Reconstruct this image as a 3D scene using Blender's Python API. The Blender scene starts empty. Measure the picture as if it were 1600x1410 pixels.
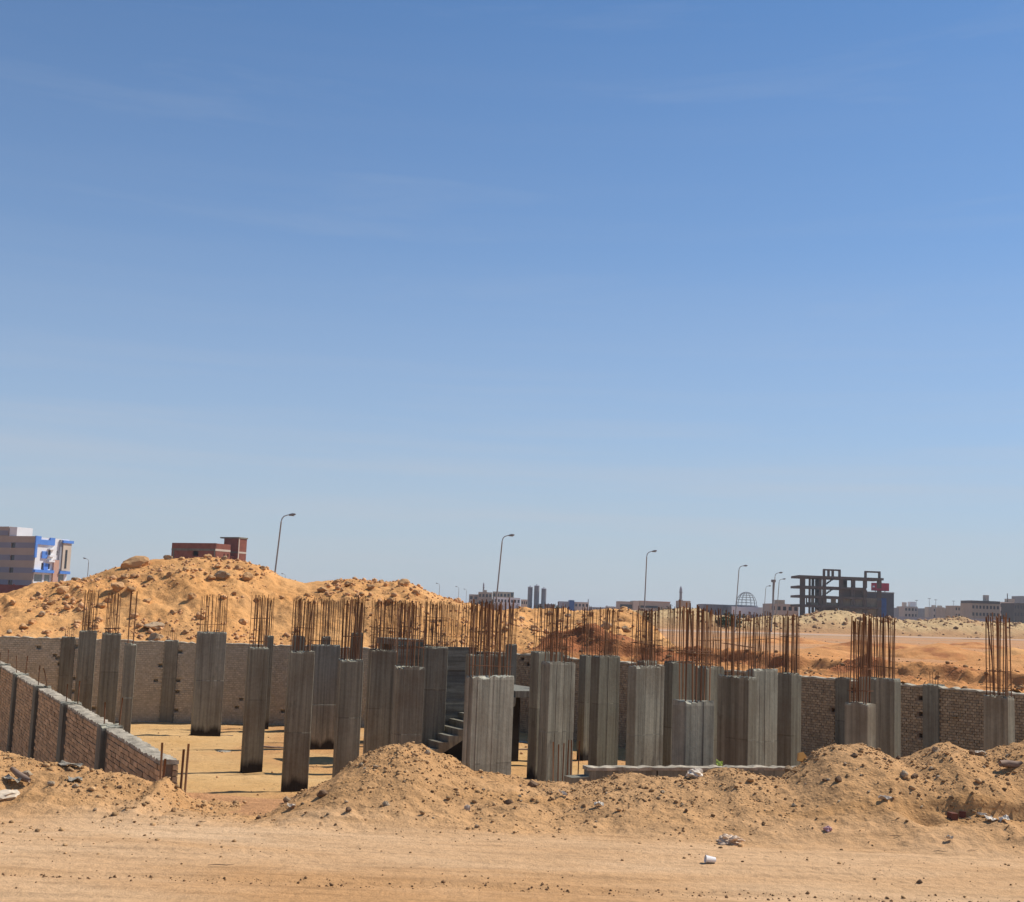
import bpy, bmesh, math, random
import numpy as np
from mathutils import Vector, Matrix, Euler

random.seed(7)
rng = np.random.default_rng(11)
S = bpy.context.scene
COL = S.collection
PI = math.pi

# ------------------------------------------------------------------ camera
CAM_H = 2.0
PITCH = math.radians(7.08)
ROLL = 0.038
FPX = 1990.0                      # focal length in pixels of the 1600 px wide photograph
cam = bpy.data.cameras.new("camera")
cam.sensor_fit = 'HORIZONTAL'; cam.sensor_width = 36.0
cam.lens = FPX / 1600 * 36.0
cam.clip_start = 0.1; cam.clip_end = 20000
cam_o = bpy.data.objects.new("camera", cam); COL.objects.link(cam_o)
CAM_R = Matrix.Rotation(math.radians(90) + PITCH, 3, 'X') @ Matrix.Rotation(ROLL, 3, 'Z')
cam_o.matrix_world = Matrix.Translation((0, 0, CAM_H)) @ CAM_R.to_4x4()
S.camera = cam_o

# ------------------------------------------------------------------ light
SUN_EL = math.radians(50)
SUN_AZ = math.radians(66)         # from +Y (view direction) towards +X
world = bpy.data.worlds.new("World"); S.world = world; world.use_nodes = True
wn = world.node_tree; wn.nodes.clear()
sky = wn.nodes.new('ShaderNodeTexSky'); sky.sky_type = 'NISHITA'
sky.sun_disc = False; sky.sun_elevation = SUN_EL; sky.sun_rotation = SUN_AZ
sky.air_density = 0.8; sky.dust_density = 0.1; sky.ozone_density = 10.0; sky.altitude = 0
bg = wn.nodes.new('ShaderNodeBackground'); bg.inputs['Strength'].default_value = 0.112
wo = wn.nodes.new('ShaderNodeOutputWorld')
# thin cirrus veils, the same all over the sky
tc = wn.nodes.new('ShaderNodeTexCoord')
mp = wn.nodes.new('ShaderNodeMapping'); mp.inputs['Scale'].default_value = (1.6, 1.6, 12.0)
mp.inputs['Rotation'].default_value = (0.05, 0.06, 0.3)
nz = wn.nodes.new('ShaderNodeTexNoise'); nz.inputs['Scale'].default_value = 1.9
nz.inputs['Detail'].default_value = 7; nz.inputs['Roughness'].default_value = 0.6; nz.inputs['Distortion'].default_value = 0.6
rp = wn.nodes.new('ShaderNodeValToRGB')
rp.color_ramp.elements[0].position = 0.56; rp.color_ramp.elements[0].color = (0, 0, 0, 1)
rp.color_ramp.elements[1].position = 0.85; rp.color_ramp.elements[1].color = (0.15, 0.15, 0.15, 1)
mx = wn.nodes.new('ShaderNodeMix'); mx.data_type = 'RGBA'
mx.inputs['B'].default_value = (3.9, 4.3, 4.9, 1)
L = wn.links
L.new(tc.outputs['Generated'], mp.inputs['Vector']); L.new(mp.outputs['Vector'], nz.inputs['Vector'])
L.new(nz.outputs['Fac'], rp.inputs['Fac']); L.new(rp.outputs['Color'], mx.inputs['Factor'])
# pale dust haze low over the whole horizon
sp = wn.nodes.new('ShaderNodeSeparateXYZ'); L.new(tc.outputs['Generated'], sp.inputs[0])
hr = wn.nodes.new('ShaderNodeValToRGB'); hr.color_ramp.interpolation = 'B_SPLINE'
while len(hr.color_ramp.elements) < 5: hr.color_ramp.elements.new(.5)
for e_, (p_, f_) in zip(hr.color_ramp.elements, ((0.0, .95), (.06, .80), (.14, .54), (.28, .22), (.55, 0.0))): e_.position = p_; e_.color = (f_, f_, f_, 1)
L.new(sp.outputs['Z'], hr.inputs['Fac'])
hz = wn.nodes.new('ShaderNodeMix'); hz.data_type = 'RGBA'; hz.inputs['B'].default_value = (3.9, 4.25, 4.7, 1)
tn = wn.nodes.new('ShaderNodeMix'); tn.data_type = 'RGBA'; tn.blend_type = 'MULTIPLY'; tn.inputs['Factor'].default_value = 1.0
tn.inputs['B'].default_value = (.80, 1.04, 1.03, 1); L.new(sky.outputs['Color'], tn.inputs['A'])
L.new(hr.outputs['Color'], hz.inputs['Factor']); L.new(tn.outputs['Result'], hz.inputs['A'])
L.new(hz.outputs['Result'], mx.inputs['A']); 
# low, thin cloud bands all round the horizon
mp2 = wn.nodes.new('ShaderNodeMapping'); mp2.inputs['Scale'].default_value = (1.3, 1.3, 26.0); L.new(tc.outputs['Generated'], mp2.inputs['Vector'])
nz2 = wn.nodes.new('ShaderNodeTexNoise'); nz2.inputs['Scale'].default_value = 1.5; nz2.inputs['Detail'].default_value = 6; nz2.inputs['Roughness'].default_value = .6
L.new(mp2.outputs['Vector'], nz2.inputs['Vector'])
r2 = wn.nodes.new('ShaderNodeValToRGB'); r2.color_ramp.elements[0].position = .45; r2.color_ramp.elements[0].color = (0, 0, 0, 1); r2.color_ramp.elements[1].position = .8; r2.color_ramp.elements[1].color = (1, 1, 1, 1)
L.new(nz2.outputs['Fac'], r2.inputs['Fac'])
r3 = wn.nodes.new('ShaderNodeValToRGB'); r3.color_ramp.interpolation = 'B_SPLINE'
while len(r3.color_ramp.elements) < 4: r3.color_ramp.elements.new(.5)
for e_, (p_, f_) in zip(r3.color_ramp.elements, ((0.0, .1), (.07, .6), (.12, .35), (.22, 0.0))): e_.position = p_; e_.color = (f_, f_, f_, 1)
L.new(sp.outputs['Z'], r3.inputs['Fac'])
ml = wn.nodes.new('ShaderNodeMix'); ml.data_type = 'RGBA'; ml.blend_type = 'MULTIPLY'; ml.inputs['Factor'].default_value = 1
L.new(r2.outputs['Color'], ml.inputs['A']); L.new(r3.outputs['Color'], ml.inputs['B'])
mx2 = wn.nodes.new('ShaderNodeMix'); mx2.data_type = 'RGBA'; mx2.inputs['B'].default_value = (4.4, 4.5, 4.85, 1)
L.new(ml.outputs['Result'], mx2.inputs['Factor']); L.new(mx.outputs['Result'], mx2.inputs['A']); L.new(mx2.outputs['Result'], bg.inputs['Color'])
L.new(bg.outputs['Background'], wo.inputs['Surface'])

sun = bpy.data.lights.new("sun", 'SUN'); sun.energy = 4.6; sun.angle = math.radians(0.53)
sun.color = (1.0, 0.95, 0.87)
sun_o = bpy.data.objects.new("sun", sun); COL.objects.link(sun_o)
sd = Vector((math.sin(SUN_AZ) * math.cos(SUN_EL), math.cos(SUN_AZ) * math.cos(SUN_EL), math.sin(SUN_EL)))
sun_o.rotation_euler = sd.to_track_quat('Z', 'Y').to_euler(); sun_o.location = (30, 20, 60)
vs = S.view_settings
vs.view_transform = 'Standard'; vs.look = 'None'; vs.exposure = 0.18; vs.gamma = 1.0; vs.use_curve_mapping = False

# ------------------------------------------------------------------ helpers
def at(px, py, Y):
    """world point seen at photograph pixel (px, py) at distance Y ahead of the camera"""
    d = CAM_R @ Vector(((px - 800) / FPX, -(py - 705) / FPX, -1))
    k = Y / d.y
    return Vector((d.x * k, Y, CAM_H + d.z * k))

def fract(a): return a - np.floor(a)
def _h(ix, iy, s): return fract(np.sin(ix * 127.1 + iy * 311.7 + s * 74.7) * 43758.5453)
def vnoise(x, y, s=0):
    ix = np.floor(x); iy = np.floor(y); fx = x - ix; fy = y - iy
    u = fx * fx * fx * (fx * (fx * 6 - 15) + 10); v = fy * fy * fy * (fy * (fy * 6 - 15) + 10)
    a = _h(ix, iy, s); b = _h(ix + 1, iy, s); c = _h(ix, iy + 1, s); d = _h(ix + 1, iy + 1, s)
    return (a * (1 - u) + b * u) * (1 - v) + (c * (1 - u) + d * u) * v
def fbm(x, y, s=0, oct=4, g=0.5):
    t = 0; a = 1; n = 0
    for k in range(oct):
        t = t + a * (vnoise(x, y, s + k * 3.1) - 0.5) * 2; n += a
        c, sn = math.cos(0.6), math.sin(0.6)
        x, y = (x * c - y * sn) * 2.03 + 11.3, (x * sn + y * c) * 2.03 + 4.7; a *= g
    return t / n
def ridged(x, y, s=0, oct=4, g=0.5):
    t = 0; a = 1; n = 0
    for k in range(oct):
        t = t + a * (1 - np.abs(vnoise(x, y, s + k * 3.1) * 2 - 1)); n += a
        x, y = x * 2.1 + 5.2, y * 2.1 + 1.3; a *= g
    return t / n
def sstep(a, b, x):
    t = np.clip((x - a) / (b - a), 0, 1); return t * t * (3 - 2 * t)

def new_mesh(name, verts, faces, smooth=False):
    me = bpy.data.meshes.new(name)
    me.from_pydata([tuple(v) for v in verts], [], [tuple(f) for f in faces])
    if smooth:
        me.polygons.foreach_set('use_smooth', [True] * len(me.polygons))
    me.update(); return me

def np_mesh(name, V, F, smooth=False):
    """V (n,3), F (m,k) arrays"""
    me = bpy.data.meshes.new(name); k = F.shape[1]
    me.vertices.add(len(V)); me.vertices.foreach_set('co', np.ascontiguousarray(V, dtype=np.float32).ravel())
    me.loops.add(F.size); me.loops.foreach_set('vertex_index', np.ascontiguousarray(F, dtype=np.int32).ravel())
    me.polygons.add(len(F)); me.polygons.foreach_set('loop_start', np.arange(0, F.size, k, dtype=np.int32))
    if smooth: me.polygons.foreach_set('use_smooth', np.ones(len(F), dtype=bool))
    me.update(calc_edges=True); return me

def link(name, me, parent=None, mat=None):
    o = bpy.data.objects.new(name, me); COL.objects.link(o)
    if parent is not None: o.parent = parent
    if mat is not None and me is not None and len(me.materials) == 0: me.materials.append(mat)
    return o
def tag(o, label, cat, group=None):
    o['label'] = label; o['category'] = cat
    if group: o['group'] = group
    return o
def structure(o): o['kind'] = 'structure'; return o
def stuff(o): o['kind'] = 'stuff'; return o
def empty(name, loc, rz=0.0):
    o = bpy.data.objects.new(name, None); COL.objects.link(o)
    o.empty_display_size = 0.2
    o.location = loc; o.rotation_euler = (0, 0, rz); return o

class MB:
    def __init__(s): s.v = []; s.f = []
    def box(s, x0, x1, y0, y1, z0, z1):
        b = len(s.v)
        s.v += [(x0, y0, z0), (x1, y0, z0), (x1, y1, z0), (x0, y1, z0), (x0, y0, z1), (x1, y0, z1), (x1, y1, z1), (x0, y1, z1)]
        s.f += [(b, b + 3, b + 2, b + 1), (b + 4, b + 5, b + 6, b + 7), (b, b + 1, b + 5, b + 4), (b + 1, b + 2, b + 6, b + 5), (b + 2, b + 3, b + 7, b + 6), (b + 3, b, b + 4, b + 7)]
        return s
    def prism(s, pts, y0, y1):
        """polygon in xz extruded along y"""
        b = len(s.v); n = len(pts)
        s.v += [(p[0], y0, p[1]) for p in pts] + [(p[0], y1, p[1]) for p in pts]
        s.f += [tuple(range(b, b + n)), tuple(range(b + 2 * n - 1, b + n - 1, -1))]
        for i in range(n):
            j = (i + 1) % n
            s.f.append((b + i, b + n + i, b + n + j, b + j))
        return s
    def tube(s, path, radii, n=8, cap=True):
        path = [Vector(p) for p in path]; b0 = len(s.v)
        if not hasattr(radii, '__len__'): radii = [radii] * len(path)
        for i, p in enumerate(path):
            t = (path[min(i + 1, len(path) - 1)] - path[max(i - 1, 0)]).normalized()
            u = t.cross(Vector((0, 1, 0)) if abs(t.y) < .9 else Vector((1, 0, 0))).normalized(); w = t.cross(u)
            for k in range(n):
                a = 2 * PI * k / n
                s.v.append(tuple(p + (u * math.cos(a) + w * math.sin(a)) * radii[i]))
        for i in range(len(path) - 1):
            for k in range(n):
                a = b0 + i * n + k; c = b0 + i * n + (k + 1) % n
                s.f.append((a, c, c + n, a + n))
        if cap:
            s.f.append(tuple(range(b0, b0 + n))); e = b0 + (len(path) - 1) * n
            s.f.append(tuple(range(e + n - 1, e - 1, -1)))
        return s
    def lathe(s, prof, n=16, c=(0, 0)):
        b0 = len(s.v)
        for r, z in prof:
            for k in range(n):
                a = 2 * PI * k / n; s.v.append((c[0] + r * math.cos(a), c[1] + r * math.sin(a), z))
        for i in range(len(prof) - 1):
            for k in range(n):
                a = b0 + i * n + k; d = b0 + i * n + (k + 1) % n
                s.f.append((a, d, d + n, a + n))
        s.f.append(tuple(range(b0 + n - 1, b0 - 1, -1))); e = b0 + (len(prof) - 1) * n
        s.f.append(tuple(range(e, e + n)))
        return s
    def wall(s, x0, x1, z0, z1, y0, y1, holes=()):
        """wall in the xz plane with real openings (hx0,hx1,hz0,hz1)"""
        holes = [(max(h[0], x0), min(h[1], x1), max(h[2], z0), min(h[3], z1)) for h in holes]; holes = [h for h in holes if h[0] < h[1] and h[2] < h[3]]
        xs = sorted({x0, x1, *[h[i] for h in holes for i in (0, 1)]}); zs = sorted({z0, z1, *[h[i] for h in holes for i in (2, 3)]})
        for i in range(len(xs) - 1):
            for j in range(len(zs) - 1):
                cx, cz = (xs[i] + xs[i + 1]) / 2, (zs[j] + zs[j + 1]) / 2
                if any(h[0] < cx < h[1] and h[2] < cz < h[3] for h in holes): continue
                s.box(xs[i], xs[i + 1], y0, y1, zs[j], zs[j + 1])
        return s
    def build(s, name, mat, parent=None, smooth=False):
        return link(name, new_mesh(name, s.v, s.f, smooth), parent, mat)

def copy_tree(o, parent=None):
    c = o.copy(); COL.objects.link(c); c.parent = parent
    for ch in list(o.children): copy_tree(ch, c)
    return c

# ------------------------------------------------------------------ materials
def nmat(name):
    m = bpy.data.materials.new(name); m.use_nodes = True
    nt = m.node_tree; b = nt.nodes['Principled BSDF']
    b.inputs['Specular IOR Level'].default_value = 0.2
    return m, nt, b
def N(nt, t, **kw):
    n = nt.nodes.new(t)
    for k, v in kw.items():
        if k in n.inputs: n.inputs[k].default_value = v
        else: setattr(n, k, v)
    return n
def coords(nt, kind='Object', scale=(1, 1, 1), rnd=False):
    t = N(nt, 'ShaderNodeTexCoord'); m = N(nt, 'ShaderNodeMapping'); m.inputs['Scale'].default_value = scale
    if kind == 'World':
        g = N(nt, 'ShaderNodeNewGeometry'); nt.links.new(g.outputs['Position'], m.inputs['Vector'])
    else: nt.links.new(t.outputs[kind], m.inputs['Vector'])
    if rnd:
        oi = N(nt, 'ShaderNodeObjectInfo'); mu = N(nt, 'ShaderNodeMath', operation='MULTIPLY'); mu.inputs[1].default_value = 37.0
        nt.links.new(oi.outputs['Random'], mu.inputs[0]); cx = N(nt, 'ShaderNodeCombineXYZ')
        nt.links.new(mu.outputs[0], cx.inputs['X']); nt.links.new(mu.outputs[0], cx.inputs['Y'])
        nt.links.new(cx.outputs[0], m.inputs['Location'])
    return m.outputs['Vector']
def noise(nt, vec, scale, detail=5, rough=.55, dist=0):
    n = N(nt, 'ShaderNodeTexNoise'); n.inputs['Scale'].default_value = scale; n.inputs['Detail'].default_value = detail
    n.inputs['Roughness'].default_value = rough; n.inputs['Distortion'].default_value = dist
    nt.links.new(vec, n.inputs['Vector']); return n.outputs['Fac']
def ramp(nt, fac, stops):
    r = N(nt, 'ShaderNodeValToRGB'); e = r.color_ramp.elements
    while len(e) < len(stops): e.new(0.5)
    for i, (p, c) in enumerate(stops):
        e[i].position = p; e[i].color = (c[0], c[1], c[2], 1) if hasattr(c, '__len__') else (c, c, c, 1)
    nt.links.new(fac, r.inputs['Fac']); return r.outputs['Color']
def mixc(nt, fac, a, b, mode='MIX'):
    m = N(nt, 'ShaderNodeMix', data_type='RGBA', blend_type=mode)
    for sock, v in ((m.inputs['Factor'], fac), (m.inputs['A'], a), (m.inputs['B'], b)):
        if hasattr(v, 'links') or hasattr(v, 'is_linked'): nt.links.new(v, sock)
        else: sock.default_value = v if not hasattr(v, '__len__') else (v[0], v[1], v[2], 1)
    return m.outputs['Result']
def bump(nt, b, height, strength, dist=0.02, prev=None):
    n = N(nt, 'ShaderNodeBump'); n.inputs['Strength'].default_value = strength; n.inputs['Distance'].default_value = dist
    nt.links.new(height, n.inputs['Height'])
    if prev is not None: nt.links.new(prev, n.inputs['Normal'])
    nt.links.new(n.outputs['Normal'], b.inputs['Normal']); return n.outputs['Normal']
def attr(nt, name):
    a = N(nt, 'ShaderNodeAttribute'); a.attribute_name = name; return a

def simple(name, c, var=0.15, scale=3.0, rough=0.85, stretch=(1, 1, 1), bmp=0.0, bscale=20, bdist=.02, rnd=True, metallic=0, kind='Object', spec=.2):
    m, nt, b = nmat(name)
    v = coords(nt, kind, stretch, rnd)
    f = noise(nt, v, scale, 6, .6)
    lo = [x * (1 - var) for x in c]; hi = [min(1, x * (1 + var)) for x in c]
    col = ramp(nt, f, [(0.3, lo), (0.7, hi)])
    nt.links.new(col, b.inputs['Base Color'])
    b.inputs['Roughness'].default_value = rough; b.inputs['Metallic'].default_value = metallic
    b.inputs['Specular IOR Level'].default_value = spec
    if bmp: bump(nt, b, noise(nt, v, bscale, 5, .6), bmp, bdist)
    return m

def sand_mat(name, c_lo, c_hi, c_alt, stretch=(1, 1, 1), streak=0.0, grain=1.0):
    """c_alt is mixed in by the vertex attribute 'tint' (another soil lying there)"""
    m, nt, b = nmat(name)
    v = coords(nt, 'World'); vs_ = coords(nt, 'World', stretch)
    big = noise(nt, vs_, 0.55, 6, .6, .4)
    col = ramp(nt, big, [(0.32, c_lo), (0.68, c_hi)])
    a = attr(nt, 'tint')
    altn = noise(nt, v, 1.3, 5, .6)
    alt = ramp(nt, altn, [(0.3, [x * .82 for x in c_alt]), (0.7, [min(1, x * 1.15) for x in c_alt])])
    col = mixc(nt, a.outputs['Fac'], col, alt)
    fine = noise(nt, v, 9.0 * grain, 8, .7)
    col = mixc(nt, 0.55, col, ramp(nt, fine, [(0.3, .62), (0.5, 1.0), (0.75, 1.18)]), 'MULTIPLY')
    if streak:
        st = noise(nt, coords(nt, 'World', (0.5, 5.0, 1)), 1.6, 7, .65, .3)
        col = mixc(nt, streak, col, ramp(nt, st, [(0.34, .6), (0.5, 1.0), (0.72, 1.16)]), 'MULTIPLY')
    spk = N(nt, 'ShaderNodeTexVoronoi', feature='F1'); spk.inputs['Scale'].default_value = 26 * grain
    nt.links.new(v, spk.inputs['Vector'])
    col = mixc(nt, .25, col, ramp(nt, spk.outputs['Distance'], [(0.06, .45), (0.16, 1.0)]), 'MULTIPLY')
    nt.links.new(col, b.inputs['Base Color'])
    b.inputs['Roughness'].default_value = .95; b.inputs['Specular IOR Level'].default_value = .08
    vor = N(nt, 'ShaderNodeTexVoronoi', feature='F1'); vor.inputs['Scale'].default_value = 21 * grain
    nt.links.new(v, vor.inputs['Vector'])
    p = bump(nt, b, noise(nt, v, 14 * grain, 8, .68), .8, .035 / grain)
    cr = ramp(nt, vor.outputs['Distance'], [(0.0, 1.0), (.45, 0.0)])
    hgt = mixc(nt, a.outputs['Fac'], (0, 0, 0), cr)
    p = bump(nt, b, hgt, .6, .020 / grain, p)
    bump(nt, b, noise(nt, v, 55 * grain, 4, .6), .5, .008 / grain, p)
    return m

M = {}
M['road_sand'] = sand_mat('road_sand', (.52, .285, .125), (.65, .425, .24), (.50, .27, .11), (0.35, 1.1, 1), .5)
M['heap_sand'] = sand_mat('heap_sand', (.63, .305, .105), (.71, .38, .15), (.46, .235, .095), (1, 1, 1), 0, .4)
M['pit_sand'] = sand_mat('pit_sand', (.55, .32, .125), (.62, .395, .18), (.52, .27, .11), (0.5, 1, 1), .15, .6)
M['bank_sand'] = sand_mat('bank_sand', (.56, .245, .085), (.63, .31, .12), (.34, .125, .05), (1, 1, 1), 0, .5)
M['plain_sand'] = sand_mat('plain_sand', (.48, .225, .095), (.56, .30, .14), (.45, .28, .16), (.04, .22, 1), .55, .3)
M['ridge_sand'] = sand_mat('ridge_sand', (.47, .31, .15), (.55, .38, .19), (.40, .22, .10), (.2, .2, 1), 0, .15)
M['tan_kerb'] = simple('tan_kerb', (.40, .27, .17), .3, .2)
M['asphalt'] = simple('asphalt', (.47, .31, .20), .12, .3)
M['red_soil'] = simple('red_soil', (.20, .095, .045), .3, 2.5, .95, bmp=.8, bscale=6, bdist=.1)

def concrete_mat(name, c, coat=True, stain=(.13, .09, .055), horiz=False):
    m, nt, b = nmat(name)
    sv = coords(nt, 'Object', (.5, .5, 9) if horiz else (9, 9, .22), True)
    v = coords(nt, 'Object', (1, 1, 1), True)
    st = noise(nt, sv, 1.7, 7, .65)
    col = ramp(nt, st, [(0.28, [x * .5 for x in c]), (0.5, c), (0.74, [x * 1.4 for x in c])])
    tone = attr(nt, 'tone')
    col = mixc(nt, .75, col, tone.outputs['Color'], 'MULTIPLY')
    bl = noise(nt, v, 1.1, 6, .6)
    col = mixc(nt, ramp(nt, bl, [(0.45, 0), (0.72, .55)]), col, stain)
    oi = N(nt, 'ShaderNodeObjectInfo')
    col = mixc(nt, .8, col, ramp(nt, oi.outputs['Random'], [(0, .78), (.5, 1.0), (1, 1.15)]), 'MULTIPLY')
    g = noise(nt, v, 16, 8, .7)
    col = mixc(nt, .5, col, ramp(nt, g, [(0.3, .68), (0.55, 1.0), (.75, 1.15)]), 'MULTIPLY')
    if coat:
        t = N(nt, 'ShaderNodeTexCoord'); sx = N(nt, 'ShaderNodeSeparateXYZ'); nt.links.new(t.outputs['Object'], sx.inputs[0])
        nn = noise(nt, coords(nt, 'Object', (3, 3, .6), True), 1.5, 5, .6)
        mu = N(nt, 'ShaderNodeMath', operation='MULTIPLY'); mu.inputs[1].default_value = .55; nt.links.new(nn, mu.inputs[0])
        ad = N(nt, 'ShaderNodeMath', operation='SUBTRACT'); nt.links.new(sx.outputs['Z'], ad.inputs[0]); nt.links.new(mu.outputs[0], ad.inputs[1])
        k = N(nt, 'ShaderNodeMapRange'); k.inputs['From Min'].default_value = -.08; k.inputs['From Max'].default_value = .10
        k.inputs['To Min'].default_value = .95; k.inputs['To Max'].default_value = 0
        nt.links.new(ad.outputs[0], k.inputs['Value'])
        col = mixc(nt, k.outputs['Result'], col, (.018, .015, .013))
    hc = noise(nt, coords(nt, 'Object', (1, 1, .55), True), 2.3, 9, .75)
    col = mixc(nt, ramp(nt, hc, [(.60, 0), (.70, .6)]), col, [x * .35 for x in c])
    nt.links.new(col, b.inputs['Base Color'])
    b.inputs['Roughness'].default_value = .9
    p = bump(nt, b, st, .5, .012)
    bump(nt, b, g, .5, .01, p)
    return m
M['concrete'] = concrete_mat('concrete', (.215, .202, .152))
M['concrete_pale'] = concrete_mat('concrete_pale', (.265, .254, .20))
M['concrete_plain'] = concrete_mat('concrete_plain', (.215, .20, .15), coat=False)
M['concrete_step'] = concrete_mat('concrete_step', (.19, .178, .14), coat=False)
M['void_shade'] = simple('void_shade', (.03, .027, .024), .3, 4, .8)  # near-black colour stands in for the shade under the lower flight
M['concrete_board'] = concrete_mat('concrete_board', (.20, .19, .155), coat=False, horiz=True)
M['mortar_white'] = simple('mortar_white', (.37, .315, .235), .5, 6, .95, bmp=.6, bscale=18, bdist=.03)
M['rust'] = simple('rust', (.155, .076, .040), .5, 3.0, .9, (1, 1, .4))
M['rust_pale'] = simple('rust_pale', (.27, .15, .08), .4, 3.0, .9, (1, 1, .4))

def brick_mat(name, c, spread=.25):
    m, nt, b = nmat(name)
    a = attr(nt, 'tone'); oi = N(nt, 'ShaderNodeObjectInfo')
    v = coords(nt, 'Object', (1, 1, 1), True)
    col = mixc(nt, 1, c, a.outputs['Color'], 'MULTIPLY')
    col = mixc(nt, .9, col, ramp(nt, oi.outputs['Random'], [(0, 1 - spread), (1, 1 + spread)]), 'MULTIPLY')
    g = noise(nt, v, 9, 7, .65)
    col = mixc(nt, .7, col, ramp(nt, g, [(0.3, .7), (.7, 1.2)]), 'MULTIPLY')
    nt.links.new(col, b.inputs['Base Color']); b.inputs['Roughness'].default_value = .95
    bump(nt, b, g, .6, .012); return m
M['brick'] = brick_mat('brick', (.52, .345, .195))
M['brick_rear'] = brick_mat('brick_rear', (.46, .35, .225))
M['brick_grey'] = brick_mat('brick_grey', (.49, .425, .31))
M['mortar'] = simple('mortar', (.22, .165, .115), .25, 8, .95, bmp=.5, bscale=30)
M['mortar_grey'] = simple('mortar_grey', (.42, .365, .27), .25, 8, .95, bmp=.5, bscale=30)

def rock_mat(name, c):
    m, nt, b = nmat(name); v = coords(nt, 'Object', (1, 1, 1), True)
    n1 = noise(nt, v, 1.6, 8, .65)
    col = ramp(nt, n1, [(.3, [x * .7 for x in c]), (.7, [min(1, x * 1.2) for x in c])])
    oi = N(nt, 'ShaderNodeObjectInfo')
    col = mixc(nt, .9, col, ramp(nt, oi.outputs['Random'], [(0, .7), (1, 1.15)]), 'MULTIPLY')
    a = attr(nt, 'tone')
    col = mixc(nt, 1, col, a.outputs['Color'], 'MULTIPLY')
    nt.links.new(col, b.inputs['Base Color']); b.inputs['Roughness'].default_value = .95
    bump(nt, b, noise(nt, v, 5, 8, .7), .8, .06); return m
M['rock_tan'] = rock_mat('rock_tan', (.60, .34, .155))
M['rock_grey'] = rock_mat('rock_grey', (.45, .31, .185))
M['rock_dark'] = rock_mat('rock_dark', (.27, .165, .095))
M['rock_pale'] = rock_mat('rock_pale', (.60, .45, .29))
M['clod'] = rock_mat('clod', (.42, .25, .12))

# ------------------------------------------------------------------ site geometry
FLOOR = -2.1
def Yw(X):           # line of the two rear retaining walls, meeting at the rear corner (0, 44.5)
    X = np.asarray(X, dtype=float)
    return np.where(X < 0, 44.5 + 3 / 17.5 * X, 44.5 - 1.2176 * X)
WA = Vector((-17.5, 41.5, 0)); WB = Vector((0, 44.5, 0)); WC = Vector((22.0, 44.5 - 1.2176 * 22, 0))
WL0 = Vector((-3.45, 13.6, 0)); WL1 = Vector((-17.3, 41.3, 0))       # left wall

# crest of the berm in front of the pit
berm_px = [(-200, 1165), (0, 1172), (60, 1187), (120, 1200), (150, 1203), (190, 1207), (215, 1216), (240, 1226), (262, 1217), (285, 1236), (300, 1250), (340, 1256), (400, 1258), (440, 1256), (470, 1240),
           (520, 1212), (560, 1187), (600, 1173), (635, 1169), (665, 1172), (700, 1186), (740, 1206), (800, 1214), (840, 1219), (890, 1224), (920, 1219), (960, 1212), (1000, 1210), (1060, 1211),
           (1100, 1206), (1130, 1196), (1165, 1203), (1190, 1212), (1215, 1213), (1240, 1197), (1270, 1174), (1300, 1165), (1340, 1165), (1370, 1172), (1395, 1182), (1420, 1180), (1450, 1167), (1475, 1165),
           (1500, 1174), (1525, 1178), (1550, 1170), (1580, 1160), (1620, 1157), (1700, 1165), (1900, 1170)]
def berm_Y(px): return 13.0 + 1.0 * float(sstep(250, 430, px))
_b = [at(x, y, berm_Y(x)) for x, y in berm_px]
bX = np.array([p.x for p in _b]); bZ = np.array([p.z for p in _b]); bY = np.array([p.y for p in _b])

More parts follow.
